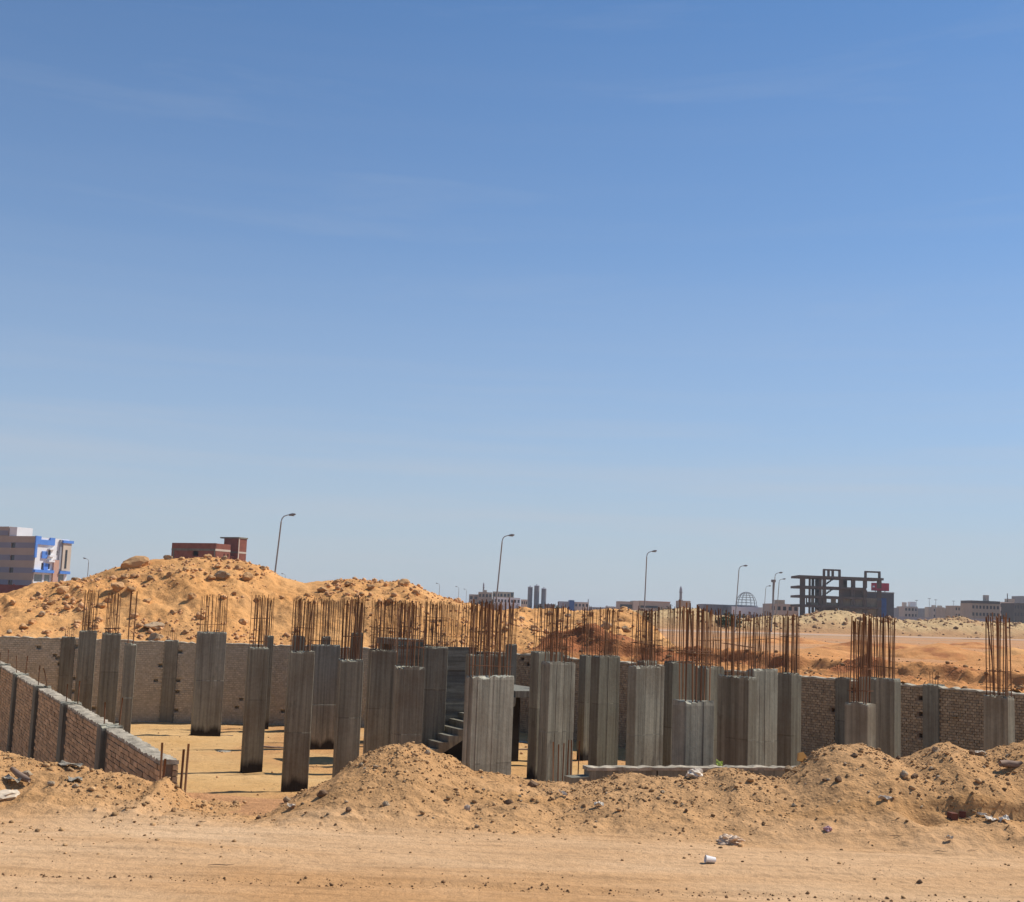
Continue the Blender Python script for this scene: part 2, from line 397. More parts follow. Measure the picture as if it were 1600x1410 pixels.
def H_near(X, Y):
    zc = np.interp(X, bX, bZ); yc = np.interp(X, bX, bY) + .12 * fbm(X * .8, X * 0 + 3, 5)
    yb = 11.75 + .35 * fbm(X * .7, X * 0 + 9.0, 2, 3)
    s = np.clip((Y - yb) / (yc - yb), 0, 1)
    hump = np.sin(s * PI / 2) ** 1.5
    back = np.clip(Y - yc, 0, None)
    z = zc * hump
    z = np.where(Y > yc, zc - np.minimum(.62 * back + .10 * np.minimum(back, .6) ** 2, 9), z)
    rough = sstep(yb - .5, yb + .6, Y)
    z = z + rough * (.060 * fbm(X * 1.7, Y * 1.7, 21, 5, .6) + .045 * (ridged(X * 4, Y * 4, 4, 4, .6) - .55) + .022 * fbm(X * 13, Y * 13, 8, 4, .6) + .02 * np.clip(fbm(X * 6, Y * 6, 88, 4, .6) - .12, 0, .3) * 6 * .35)
    # trodden road: shallow ruts running across, small ripples
    rd = 1 - rough
    z = z + rd * (.012 * fbm(X * .35, Y * 2.4, 31, 4) + .006 * fbm(X * 3.0, Y * 9, 33, 4) + .004 * fbm(X * 14, Y * 14, 35, 3))
    rut = np.exp(-((Y - 9.55 - .05 * X - .08 * fbm(X * .5, X * 0, 3)) / .10) ** 2)
    z = z - .022 * rut * (.5 + .5 * vnoise(X * 2.5, Y * 6, 2))
    for (y0_, sl, dp_) in ((8.75, .03, .010), (10.35, -.02, .009), (10.62, -.02, .009), (11.1, .015, .007)):
        yy = Y - y0_ - sl * X - .05 * fbm(X * .3, X * 0, 13)
        z = z + rd * dp_ * (-np.exp(-(yy / .09) ** 2) * (.6 + .4 * np.sign(np.sin(X * 48 + yy * 40))) + .6 * np.exp(-((np.abs(yy) - .15) / .05) ** 2)) * sstep(-.2, .4, fbm(X * .4, X * 0 + y0_, 15, 2))
    # collapsed edge and little trench at the right
    xs = sstep(4.05, 4.5, X)
    ys = 12.62 - .10 * (X - 4.6) + .04 * fbm(X * 1.2, X * 0, 6, 2)
    z = z - .15 * xs * np.exp(-np.clip((ys - Y) / .34, 0, 9) ** 2) * sstep(ys + .03, ys - .03, Y)
    hole = np.exp(-(((X - 4.05) / .16) ** 2 + ((Y - 12.45) / .2) ** 2)); z = z - .16 * hole
    lip = np.exp(-((Y - 11.95 + .08 * (X - 4.8)) / .07) ** 2) * sstep(4.6, 4.75, X) * (1 - sstep(5.05, 5.15, X)); z = z + .05 * lip
    return z

heap_px = [(-700, 960), (-300, 950), (-100, 945), (0, 938), (40, 920), (80, 908), (120, 904), (150, 897), (185, 886), (235, 875), (280, 876), (330, 875), (385, 879), (410, 888), (440, 905), (470, 911),
           (510, 907), (560, 909), (600, 912), (640, 913), (660, 922), (700, 937), (740, 947), (800, 965), (850, 985), (1000, 1000)]
_hc = [at(x, y, 50.0) for x, y in heap_px]
hX = np.array([p.x for p in _hc]); hZ = np.array([p.z for p in _hc])
def H_heap(X, Y):
    v = Y - Yw(X); zc = np.interp(X, hX, hZ); vc = 50.0 - Yw(X) + .8 * fbm(X * .3, X * 0, 3)
    z0 = .38
    s = np.clip(v / vc, 0, 1)
    z = z0 + (zc - z0) * (s ** 1.05) * (1 + .25 * np.sin(s * PI) * 0.6)
    b = np.clip(v - vc, 0, None)
    z = np.where(v > vc, zc - .06 * b - .03 * b * b, z)
    amp = np.sin(np.clip(s, 0, 1) * PI * .85 + .12)
    z = z + amp * (.42 * fbm(X * .40, Y * .40, 41, 4) + .34 * (ridged(X * .55 + .3 * Y, Y * .30, 43, 5, .62) - .58) + .10 * fbm(X * 3.4, Y * 3.0, 45, 5, .7)) + .05 * fbm(X * 2, Y * 2, 47, 3)
    return np.maximum(z, -.6)

low_px = [(640, 985), (700, 962), (760, 953), (800, 951), (860, 951), (920, 953), (960, 954), (985, 958), (1005, 968), (1030, 995), (1050, 1030), (1120, 1045)]
_lc = [at(x, y, 63.0) for x, y in low_px]
lX = np.array([p.x for p in _lc]); lZ = np.array([p.z for p in _lc])
def H_low(X, Y):
    zc = np.interp(X, lX, lZ); s = np.clip((Y - 47.5) / 15.5, 0, 1)
    z = -.25 + (zc + .25) * s ** .9
    b = np.clip(Y - 63, 0, None); z = np.where(Y > 63, zc - .15 * b - .01 * b * b, z)
    e = sstep(47.5, 50, Y) * sstep(-.3, .8, zc)
    z = z + e * (.26 * fbm(X * .5, Y * .4, 51, 4) + .42 * (ridged(X * .7, Y * .5, 53, 5, .6) - .58) + .12 * fbm(X * 3, Y * 3, 55, 4))
    return np.maximum(z, -.7)

def bank_uv(X, Y):   # along / behind the right rear wall
    d = (WC - WB); d.normalize(); nx, ny = -d.y, d.x
    u = (X - WB.x) * d.x + (Y - WB.y) * d.y; v = (X - WB.x) * nx + (Y - WB.y) * ny
    return u, v
def H_bank(X, Y):
    u, v = bank_uv(X, Y)
    top = .92 + .12 * fbm(u * .35, u * 0, 61, 3)
    edge = 2.3 + .9 * fbm(u * .6, u * 0, 63, 5, .6)
    z = .42 + .26 * np.clip(v / edge, 0, 1) + (top - .68) * sstep(edge - .45, edge, v) - .08 * np.exp(-((v - edge + .7) / .4) ** 2)
    z = z * (1 - sstep(5, 12.5, v)) - .30 * sstep(6, 12.5, v)
    f = 1 - sstep(edge + .1, edge + .8, v)
    z = z + (.04 + .96 * f) * (.30 * (ridged(u * 1.0, v * 1.2, 65, 5, .6) - .58) + .11 * fbm(u * 4, v * 4, 67, 4)) * (1 - sstep(9, 12, v)) + .02 * fbm(u * 2, v * 2, 68, 3)
    # dark soil piles dumped behind the wall
    for (pu, pv, r, h) in ((1.6, 2.2, 2.4, .62), (6.3, 1.5, 1.2, .28), (12.9, 2.0, 1.0, .25), (22.4, 1.6, 1.25, .62), (15.6, 6.5, 2.4, .40)):
        q = np.sqrt((u - pu) ** 2 + (v - pv) ** 2) / r
        z = z + h * np.clip(1 - q, 0, 1) ** .9 * (1 + .25 * fbm(u * 2, v * 2, 69, 3))
    return z
def T_bank(X, Y):
    u, v = bank_uv(X, Y)
    t = .85 * sstep(-.35, .3, fbm(u * .8, v * 1.0, 65, 4)) * (v < 3.2) * sstep(.9, 1.7, v)
    for (pu, pv, r) in ((1.6, 2.2, 2.2), (6.3, 1.5, 1.2), (12.9, 2.0, .9), (22.4, 1.6, 1.2)):
        t = np.maximum(t, sstep(1.05, .7, np.sqrt((u - pu) ** 2 + (v - pv) ** 2) / r))
    return t

def grid_mesh(name, X, Y, Hf, mat, tint=None, keep=None, smooth=True):
    """X, Y 2-D arrays of a parameter grid"""
    Z = Hf(X, Y); n, m = X.shape
    V = np.stack([X, Y, Z], -1).reshape(-1, 3)
    idx = np.arange(n * m).reshape(n, m)
    F = np.stack([idx[:-1, :-1], idx[:-1, 1:], idx[1:, 1:], idx[1:, :-1]], -1).reshape(-1, 4)
    if keep is not None:
        k = keep(X, Y); k = k[:-1, :-1] | k[:-1, 1:] | k[1:, 1:] | k[1:, :-1]; F = F[k.ravel()]
        used, inv = np.unique(F, return_inverse=True); V = V[used]; F = inv.reshape(F.shape)
    else: used = None
    me = np_mesh(name, V, F, smooth)
    t = tint(X, Y) if tint is not None else np.zeros_like(X)
    t = np.clip(t, 0, 1).ravel(); t = t if used is None else t[used]
    at_ = me.attributes.new('tint', 'FLOAT', 'POINT'); at_.data.foreach_set('value', t.astype(np.float32))
    return link(name, me, None, mat)

def MG(xs, ys): return np.meshgrid(xs, ys)

# --- foreground road and berm
xs = np.concatenate([np.arange(-14, -7.5, .12), np.arange(-7.5, 7.5, .026), np.arange(7.5, 14.01, .12)])
ys = np.concatenate([np.arange(3, 8.2, .08), np.arange(8.2, 14.6, .03), np.arange(14.6, 19.5, .08)])
X, Y = MG(xs, ys)
g_near = structure(grid_mesh('road', X, Y, H_near, M['road_sand'], lambda X, Y: sstep(11.3, 12.6, Y + .5 * fbm(X, Y, 3)) * .75 + .2 * sstep(.1, .5, fbm(X * .5, Y * 2, 9))))
# --- pit floor
def H_floor(X, Y):
    z = FLOOR + .05 * fbm(X * .5, Y * .5, 71, 4) + .03 * fbm(X * 2.5, Y * 2.5, 73, 4, .6)
    return z + 2.1 * sstep(-19.5, -23.5, X)
X, Y = MG(np.arange(-24, 27, .16), np.arange(16, 46, .16))
structure(grid_mesh('pit_floor', X, Y, H_floor, M['pit_sand'], lambda X, Y: .85 * sstep(-.1, .45, fbm(X * .35, Y * .3, 5, 4)) + .4 * sstep(24, 20, Y), keep=lambda X, Y: Y < Yw(X) + .1))
# --- spoil heap behind the left rear wall
X, V_ = MG(np.arange(-34, 6, .062), np.concatenate([np.arange(.06, 9.5, .06), np.arange(9.5, 20, .3)]))
structure(grid_mesh('spoil_heap', X, Yw(np.minimum(X, 0)) + V_, H_heap, M['heap_sand'], lambda X, Y: .55 * sstep(.15, .6, fbm(X * .6, Y * .6, 43, 4)) * .8))
# --- lower spoil behind the corner
X, Y = MG(np.arange(-9, 18, .09), np.concatenate([np.arange(46.5, 66, .1), np.arange(66, 78, .5)]))
structure(grid_mesh('spoil_ridge', X, Y, H_low, M['heap_sand'], lambda X, Y: .6 * sstep(.1, .6, fbm(X * .5, Y * .5, 77, 4))))
# --- cut bank behind the right rear wall
dW = (WC - WB).normalized(); nW = Vector((-dW.y, dW.x, 0))
U, V_ = MG(np.arange(-5, 36, .075), np.concatenate([np.arange(.08, 5.5, .07), np.arange(5.5, 13.01, .2)]))
structure(grid_mesh('cut_bank', WB.x + U * dW.x + V_ * nW.x, WB.y + U * dW.y + V_ * nW.y, H_bank, M['bank_sand'], T_bank))
# --- the wide plain, one sheet to the horizon, open where the pit is
gx = np.unique(np.concatenate([[-9000, -5000, -2500, -1200, -600, -300, -150, -80, -50], np.arange(-34, 84, .7), [95, 120, 160, 250, 400, 700, 1400, 3000, 6000, 9000]]))
gy = np.unique(np.concatenate([[-800, -200, -60, -20, -8], np.arange(-4, 125, .7), np.arange(125, 330, 4), [360, 420, 520, 700, 1000, 1500, 2500, 4500, 9000]]))
X, Y = MG(gx, gy)
def H_plain(X, Y): return -.12 + .05 * fbm(X * .15, Y * .15, 81, 3) * (np.abs(X) < 90) + .05 * fbm(X * .9, Y * .9, 83, 3) * (np.abs(X) < 90) * (Y < 120)
def keep_plain(X, Y):
    pit = (X > -23.2) & (X < 30) & (Y > 14.2) & (Y < Yw(X) + 1.2)
    return ~pit
_n = keep_plain
structure(grid_mesh('ground', X, Y, H_plain, M['plain_sand'], lambda X, Y: np.maximum(.9 * sstep(-.1, .4, fbm(X * .03, Y * .09, 85, 5, .6)), .9 * np.exp(-((Y - 62 - .25 * X) / 2.5) ** 2) * sstep(20, 24, X)), keep=lambda X, Y: keep_plain(X, Y)))

# --- asphalt road on the plain
m_ = MB(); r0 = Vector((-120, 53, 0)); rdv = Vector((73, 62, 0)).normalized(); rn = Vector((-rdv.y, rdv.x, 0))
rc = Vector((20, 176, 0))
for k in range(-12, 40):
    a = rc + rdv * (k * 12); b_ = rc + rdv * (k * 12 + 12); i0 = len(m_.v)
    m_.v += [tuple(q_ + Vector((0, 0, -.085))) for q_ in (a - rn * 6, b_ - rn * 6, b_ + rn * 6, a + rn * 6)]
    m_.f.append((i0, i0 + 1, i0 + 2, i0 + 3))
structure(m_.build('asphalt_road', M['asphalt']))
# --- distant sand mounds beyond the road
rid_px = [(930, 958), (980, 955), (1010, 956), (1040, 953), (1062, 949), (1090, 951), (1110, 961), (1150, 968), (1200, 963), (1240, 963), (1260, 959), (1290, 957), (1320, 959), (1350, 963), (1390, 969),
          (1420, 971), (1450, 969), (1480, 966), (1505, 967), (1530, 972), (1560, 975), (1600, 977), (1680, 978), (1800, 980), (2100, 985)]
def rid_pt(px, py):
    Yq = 220.
    for _ in range(12):
        p = at(px, py, Yq); Yq = 226 + .62 * (p.x - 20)
    return at(px, py, Yq)
_r = [rid_pt(*q) for q in rid_px]; rX = np.array([p.x for p in _r]); rZ = np.array([p.z for p in _r])
def H_rid(X, Y):
    yc = 226 + .62 * (X - 20); s = np.clip((Y - yc + 20) / 20, 0, 1); zc = np.interp(X, rX, rZ)
    z = -.4 + (zc + .4) * np.sin(s * PI / 2) ** 1.2
    b = np.clip(Y - yc, 0, None); z = np.where(Y > yc, zc - .12 * b, z)
    return z + sstep(0, .3, s) * (.6 * fbm(X * .12, Y * .12, 91, 4) + .9 * (ridged(X * .16, Y * .16, 93, 5, .6) - .6) + .25 * fbm(X * .7, Y * .7, 94, 3))
X, V_ = MG(np.arange(8, 190, .45), np.concatenate([np.arange(-22, 2, .45), np.arange(2, 24, 2)]))
structure(grid_mesh('sand_mounds', X, 226 + .62 * (X - 20) + V_, H_rid, M['ridge_sand'], lambda X, Y: np.maximum(.7 * sstep(.1, .5, fbm(X * .1, Y * .2, 95, 4)), .95 * sstep(-10, -17, Y - 226 - .62 * (X - 20) + 3 * fbm(X * .15, Y * .1, 96, 3)))))
# --- low soil piles dumped on the plain
def soil_pile(px, py, D, rx, ry, h, seed, mat):
    c = at(px, py, D); n = 46; a = np.linspace(-1.15, 1.15, n); A, B = np.meshgrid(a, a)
    X = c.x + A * rx; Y = D + B * ry; q = np.sqrt(A * A + B * B) * (1 + .22 * fbm(A * 2, B * 2, seed, 3))
    Z = -.28 + (h + .2) * np.clip(1 - q, 0, 1) ** .8 + .12 * h * fbm(X * 1.5, Y * 1.5, seed + 3, 4) * (q < 1)
    structure(grid_mesh('soil_pile', X, Y, lambda x, y: Z, M[mat], lambda x, y: .8 * sstep(-.1, .5, fbm(x * .8, y * .8, seed, 3))))
for i, (px, py, D, rx, ry, h, mt) in enumerate([(1470, 1025, 84, 4.6, 3.5, .95, 'bank_sand'), (1345, 1018, 88, 4.5, 3, .9, 'bank_sand'), (1285, 1022, 80, 3.2, 3, .5, 'bank_sand'), (1585, 1012, 95, 3.5, 3, .7, 'heap_sand'), (1040, 1020, 64, 1.8, 2.2, .75, 'heap_sand'), (1100, 1012, 70, 2.4, 2.4, .5, 'heap_sand'),
                                                (1520, 996, 130, 5, 4, .6, 'bank_sand'), (1180, 1000, 118, 4, 4, .5, 'bank_sand'), (1400, 1003, 112, 6, 4, .45, 'bank_sand'), (1240, 1003, 120, 5, 4, .5, 'bank_sand')]): soil_pile(px, py, D, rx, ry, h, 200 + i, mt)

# ------------------------------------------------------------------ columns
def tone_attr(me, vals):
    a = me.attributes.new('tone', 'FLOAT_COLOR', 'CORNER')
    arr = []
    for p in me.polygons:
        v = vals[p.index]; v = (v, v, v) if not hasattr(v, '__len__') else v
        arr += [v[0], v[1], v[2], 1.0] * p.loop_total
    a.data.foreach_set('color', arr)

def shaft_mesh(w, t, h, rd):
    """board-marked concrete shaft: every form board leaves its own slightly offset strip"""
    pts = []; board = []
    def side(p0, p1, nrm):
        Ls = (p1 - p0).length; n = max(2, round(Ls / .105)); cuts = [0]
        for i in range(1, n): cuts.append(i / n + rd.uniform(-.18, .18) / n)
        cuts.append(1)
        for i in range(n):
            o = rd.choice([0, .001, .002, .004, .007]); tn = rd.uniform(.88, 1.1)
            if rd.random() < .10: tn *= .78
            a = p0 + (p1 - p0) * cuts[i]; b = p0 + (p1 - p0) * cuts[i + 1]
            e = .004 * (p1 - p0).normalized()
            if i == 0: a = a + e * 1.5
            if i == n - 1: b = b - e * 1.5
            pts.append(a + nrm * o); board.append(tn); pts.append(b + nrm * o); board.append(tn * .5 if i < n - 1 else tn)
    x, y = w / 2, t / 2
    c = [Vector((-x, -y)), Vector((x, -y)), Vector((x, y)), Vector((-x, y))]; nr = [Vector((0, -1)), Vector((1, 0)), Vector((0, 1)), Vector((-1, 0))]
    for i in range(4): side(c[i], c[(i + 1) % 4], nr[i])
    n = len(pts); zj = rd.uniform(.42, .68); zs = [0, h * .22, h * zj - .012, h * zj + .012, h * .84, h - .05, h]
    f_lo, f_hi = (rd.uniform(.82, 1.0), rd.uniform(.98, 1.16)) if rd.random() < .7 else (1.05, .92)
    shift = Vector((rd.uniform(-.006, .006), rd.uniform(-.006, .006)))
    V = []; F = []; vals = []; chips = set(rd.sample(range(n), max(1, n // 6)))
    for k, z in enumerate(zs):
        for i, p in enumerate(pts):
            q = 1 + rd.uniform(-.002, .002)
            if k == len(zs) - 1: q -= abs(rd.gauss(0, .022)) * (2.2 if i in chips else 1)
            zz = z + (rd.uniform(-.03, .02) - (.03 if i in chips else 0) if k == len(zs) - 1 else 0)
            sft = shift if k >= 3 else Vector((0, 0))
            V.append((p.x * q + sft.x, p.y * q + sft.y, zz))
    for k in range(len(zs) - 1):
        for i in range(n):
            j = (i + 1) % n
            F.append((k * n + i, k * n + j, (k + 1) * n + j, (k + 1) * n + i)); vals.append(board[i] * rd.uniform(.95, 1.05) * (.6 if k == 2 and rd.random() < .6 else f_lo if k < 2 else f_hi) * (1.2 if k == len(zs) - 2 else 1))
    F.append(tuple(range(n - 1, -1, -1))); vals.append(1)
    base = (len(zs) - 1) * n; V.append((0, 0, h + .01)); ci = len(V) - 1
    for i in range(n): F.append((base + i, base + (i + 1) % n, ci)); vals.append(1.7)
    me = new_mesh('shaft', V, F); tone_attr(me, vals); return me

def bar_mesh(r, bend, seed):
    rd = random.Random(seed); m = MB(); path = []
    ph = rd.uniform(0, 6.28)
    for i in range(6):
        z = i / 5; path.append((bend * math.cos(ph) * z * z, bend * math.sin(ph) * z * z, z))
    m.tube(path, r, 6); return new_mesh('rebar', m.v, m.f, True)
BARS = []
for r in (.0068, .0090, .0130):
    for i, bd in enumerate((0.0, .012, .03, .08)):
        me = bar_mesh(r, bd, i + int(r * 1e5)); me.materials.append(M['rust'] if i != 1 else M['rust_pale']); BARS.append(me)

def add_bar(parent, x, y, z, h, rd, thick=None, lean=.012):
    k = (thick if thick is not None else rd.choice([0, 1, 1])) * 4 + rd.choice([0, 0, 1, 1, 2, 3 if rd.random() < .35 else 0])
    o = link('rebar', BARS[k], parent); o.location = (x, y, z); o.scale = (1, 1, h)
    o.rotation_euler = (rd.gauss(0, lean), rd.gauss(0, lean), rd.uniform(0, 6.28)); return o
def add_stirrup(parent, w, t, z, rd):
    m = MB(); x, y = w / 2 - .03, t / 2 - .03; r = .005
    c = [(-x, -y, 0), (x, -y, 0), (x, y, 0), (-x, y, 0)]
    for i in range(4):
        a = Vector(c[i]); b = Vector(c[(i + 1) % 4]); m.tube([a, b], r, 5)
    o = m.build('stirrup', M['rust'], parent); o.location = (0, 0, z); o.rotation_euler = (rd.uniform(-.05, .05), rd.uniform(-.08, .08), 0)

GRP = 'concrete columns standing in the pit'
def column(xl, xr, ytop, d, a_deg, mode, t, ybar, nb, label, mat='concrete', ties=0, thick=None, name='concrete_column', seed=0, jit=.035):
    rd = random.Random(seed * 31 + int(xl))
    a = math.radians(a_deg); c = at((xl + xr) / 2, ytop, d)
    v = Vector((c.x, c.y)).normalized()
    rz = a if mode == 'A' else a - PI / 2
    nf = Vector((math.sin(rz), -math.cos(rz))); ns = Vector((math.cos(rz), math.sin(rz)))
    W = (xr - xl) / FPX * d
    w = max(t * .8, (W - t * abs(ns.dot(v))) / max(.25, abs(nf.dot(v))))
    root = empty(name, (c.x, c.y, FLOOR - .05), rz)
    h = c.z - (FLOOR - .05)
    sh = link('shaft', shaft_mesh(w, t, h, rd), root, M[mat])
    tag(root, label, 'column', GRP)
    zb = at((xl + xr) / 2, ybar, d).z - (FLOOR - .05)
    if d > 22 and nb > 6: nb = int(nb * 1.45)
    n_l = max(2, (nb + 1) // 2)
    ex, ey = w / 2 - .045, t / 2 - .045
    spots = []
    for i in range(n_l):
        x = -ex + 2 * ex * i / (n_l - 1)
        spots += [(x, -ey), (x, ey)]
    for (x, y) in spots[:max(nb, 4)]:
        add_bar(root, x + rd.uniform(-.03, .03), y + rd.uniform(-.015, .015), h - .12, zb - h + .12 + rd.gauss(0, jit), rd, thick)
    for k in range(ties + (rd.random() < .5)): add_stirrup(root, w, t, h + rd.uniform(.08, .8), rd)
    return root

LG, RG = 24, 42
cols = [
 # xl   xr   ytop  d    a  mode t   ybar nb  label  material ties
 (125, 151, 986, 37.0, LG, 'A', .25, 924, 12, 'grey column with rusty bars, tallest behind the sloping brick wall, left', 'concrete', 1),
 (161, 189, 990, 36.0, LG, 'A', .25, 926, 10, 'pale-streaked column behind the brick wall, second of the three there', 'concrete', 1),
 (195, 213, 1006, 29.6, LG, 'A', .22, 923, 4, 'slender column with two pairs of thick tall bars behind the brick wall', 'concrete', 0),
 (309, 354, 988, 38.9, LG, 'A', .28, 931, 14, 'wide column with pale upper half standing alone before the grey rear wall', 'concrete_pale', 1),
 (388, 421, 1012, 31.2, LG, 'A', .26, 932, 12, 'grey column with black tarred foot, left neighbour of the front olive-grey column', 'concrete', 1),
 (413, 428, 994, 41.6, LG, 'A', .22, 936, 8, 'slim dark column against the rear wall, half hidden by a nearer column', 'concrete', 0),
 (452, 492, 1018, 28.5, LG, 'A', .22, 937, 14, 'olive-grey column with black tarred foot, lowest standing left of the sand pile', 'concrete', 1),
 (457, 476, 994, 41.3, LG, 'A', .22, 936, 8, 'dark column top rising behind the olive-grey column', 'concrete', 0),
 (480, 532, 1008, 36.5, LG, 'A', .30, 938, 16, 'broad pale grey column with black foot behind the two front left columns', 'concrete_pale', 1),
 (502, 517, 995, 41.5, LG, 'A', .22, 937, 8, 'narrow dark column top rising behind the broad pale grey column', 'concrete', 0),
 (529, 568, 1031, 25.0, LG, 'A', .22, 937, 14, 'olive column whose foot is buried by the left flank of the sand pile', 'concrete', 1),
 (550, 567, 989, 41.8, LG, 'A', .22, 936, 10, 'slim dark column rising highest above the olive column at the sand pile', 'concrete', 0),
 (576, 622, 1016, 32.0, LG, 'A', .25, 939, 18, 'brown-stained wide column just behind the left slope of the sand pile', 'concrete', 2),
 (617, 664, 1042, 23.2, LG, 'A', .28, 944, 10, 'lower column with pale chipped top edge straight behind the sand pile crest', 'concrete', 1),
 (618, 646, 1009, 38.0, LG, 'A', .25, 940, 14, 'dark column behind the low column with chipped top', 'concrete', 1),
 (658, 700, 1011, 34.0, LG, 'A', .25, 941, 16, 'light streaked column at the left edge of the staircase', 'concrete', 2),
 (729, 804, 1057, 20.8, 37, 'A', .20, 941, 18, 'widest nearest column in front of the staircase, with a long vertical crack', 'concrete_pale', 1),
 (790, 808, 1007, 40.5, LG, 'A', .25, 945, 8, 'slim column near the rear corner, seen above the stair landing', 'concrete', 0),
 (830, 881, 1019, 32.0, RG, 'A', .30, 946, 14, 'column with dark left face and black foot, right of the stair landing', 'concrete', 1),
 (846, 899, 1035, 27.0, RG, 'A', .25, 948, 14, 'broad grey column with loose starter bars standing at its foot', 'concrete_pale', 1),
 (906, 926, 1024, 36.3, RG, 'A', .25, 951, 10, 'narrow column with black foot behind the broad column left of the kerb beam', 'concrete', 0),
 (924, 969, 1025, 30.5, RG, 'A', .28, 951, 14, 'streaked column rising behind the left end of the low concrete beam', 'concrete', 1),
 (982, 1038, 1041, 27.4, RG, 'A', .24, 953, 16, 'light grey board-marked column in the middle behind the low concrete beam', 'concrete_pale', 1),
 (996, 1028, 1033, 32.5, RG, 'A', .25, 952, 10, 'column top just showing above the light grey board-marked column', 'concrete', 1),
 (1038, 1086, 1034, 30.8, RG, 'A', .26, 950, 14, 'column with two-tone face right behind the shortest front column', 'concrete', 1),
 (1086, 1131, 1042, 28.4, RG, 'A', .34, 953, 14, 'brownish column half hidden by bars of the shortest front column', 'concrete', 1),
 (1052, 1116, 1096, 16.5, 36, 'A', .24, 946, 12, 'shortest-looking nearest column behind the low beam, bars tall above it', 'concrete_pale', 2),
 (1123, 1182, 1057, 24.0, RG, 'B', .26, 958, 12, 'dark brown-grey wide column right of the shortest front column', 'concrete', 1),
 (1167, 1215, 1046, 28.4, RG, 'A', .20, 960, 16, 'pale grey column between the dark brown column and the rightmost of the cluster', 'concrete_pale', 1),
 (1216, 1252, 1052, 26.7, RG, 'A', .34, 963, 14, 'rightmost column of the central cluster beside the bare brick wall', 'concrete', 1),
 (1341, 1405, 1060, 25.8, RG, 'B', .24, 963, 20, 'wide column with pale right edge behind the shorter one before the brick wall', 'concrete', 1),
 (1321, 1368, 1098, 17.7, RG, 'B', .22, 965, 12, 'shorter front column with pale right edge behind the right dirt bank', 'concrete', 1),
 (1538, 1583, 1088, 20.6, RG, 'B', .24, 962, 14, 'rightmost column, dark faced with pale right edge near the picture border', 'concrete', 1),
]
for i, c in enumerate(cols):
    thick = 2 if i in (2,) else (1 if c[3] < 22 else None)
    column(*c[:10], mat=c[10], ties=c[11], thick=thick, seed=i)

# ------------------------------------------------------------------ brick walls
def brick_rows(Lw, z0, z1, bl, bh, j, rd, bond=.5, miss=0.0):
    """(x0, x1, z0, z1) of every brick on a wall face"""
    out = []; z = z0; r = 0
    while z < z1 - .02:
        x = -(bl + j) * (bond if r % 2 else 0)
        while x < Lw:
            a = max(0.0, x); b = min(Lw, x + bl)
            if b - a > .03 and rd.random() >= miss: out.append((a, b, z, min(z + bh, z1)))
            x += bl + j
        z += bh + j; r += 1
    return out
def rough_box(m, x0, x1, y0, y1, z0, z1, rd, e):
    i0 = len(m.v); m.box(x0, x1, y0, y1, z0, z1)
    for k in range(i0, i0 + 8): m.v[k] = tuple(c + rd.uniform(-e, e) for c in m.v[k])

def wall_frame(p0, p1):
    d = (p1 - p0); Lw = d.length; return Lw, math.atan2(d.y, d.x)

# left wall: front face is seen from outside the pit; local x runs from the near end away from the camera, face at local +y
rd = random.Random(5)
Lw, rz = wall_frame(WL0, WL1)
lw = empty('brick_wall', (WL0.x, WL0.y, 0), rz)
tag(lw, 'brown brick wall with pale mortar top sloping away along the left edge', 'wall')
ZT = .29
TH = .095                                      # half thickness; +y side faces the camera side (left)
core = MB(); core.box(0.02, Lw, -TH + .03, TH - .012, FLOOR - .05, ZT - .03); core.build('mortar_core', M['mortar'], lw)
piers = [3.5 + 3.55 * k for k in range(8)]
def in_pier(a, b): return any(a < p + .2 and b > p - .2 for p in piers)
BR = []
for k in range(10):
    m = MB(); e = .205 - rd.uniform(0, .006); rough_box(m, 0, e, -.055, .0, 0, .05, rd, .003)
    BR.append(new_mesh('brick', m.v, m.f)); tone_attr(BR[-1], [rd.uniform(.85, 1.15)] * len(BR[-1].polygons)); BR[-1].materials.append(M['brick'])
rest = MB(); rest_t = []; nb_ = 0
for (a, b, z0, z1) in brick_rows(Lw - .05, FLOOR, ZT - .015, .205, .05, .009, rd):
    if in_pier(a, b): continue
    near = a < 6.6 and z0 > ZT - .64
    if near and nb_ < 300 and b - a > .17:
        o = link('brick', rd.choice(BR), lw); o.location = (a, TH + rd.uniform(-.006, .006), z0); o.scale = ((b - a) / .205, 1, 1); nb_ += 1
    else:
        rough_box(rest, a, b, TH - .05, TH + rd.uniform(-.006, .006), z0, z1, rd, .003); rest_t.append(rd.uniform(.72, 1.22))
me = new_mesh('brick_courses', rest.v, rest.f); tone_attr(me, [rest_t[p // 6] for p in range(len(rest.f))]); stuff(link('brick_courses', me, lw, M['brick']))
# inner face and near end of the wall
m = MB(); tt = []
for (a, b, z0, z1) in brick_rows(Lw - .05, FLOOR, ZT - .015, .205, .05, .009, rd):
    rough_box(m, a, b, -TH + rd.uniform(-.005, .005), -TH + .05, z0, z1, rd, .003); tt.append(rd.uniform(.75, 1.2))
me = new_mesh('inner_courses', m.v, m.f); tone_attr(me, [tt[p // 6] for p in range(len(m.f))]); stuff(link('inner_courses', me, lw, M['brick']))
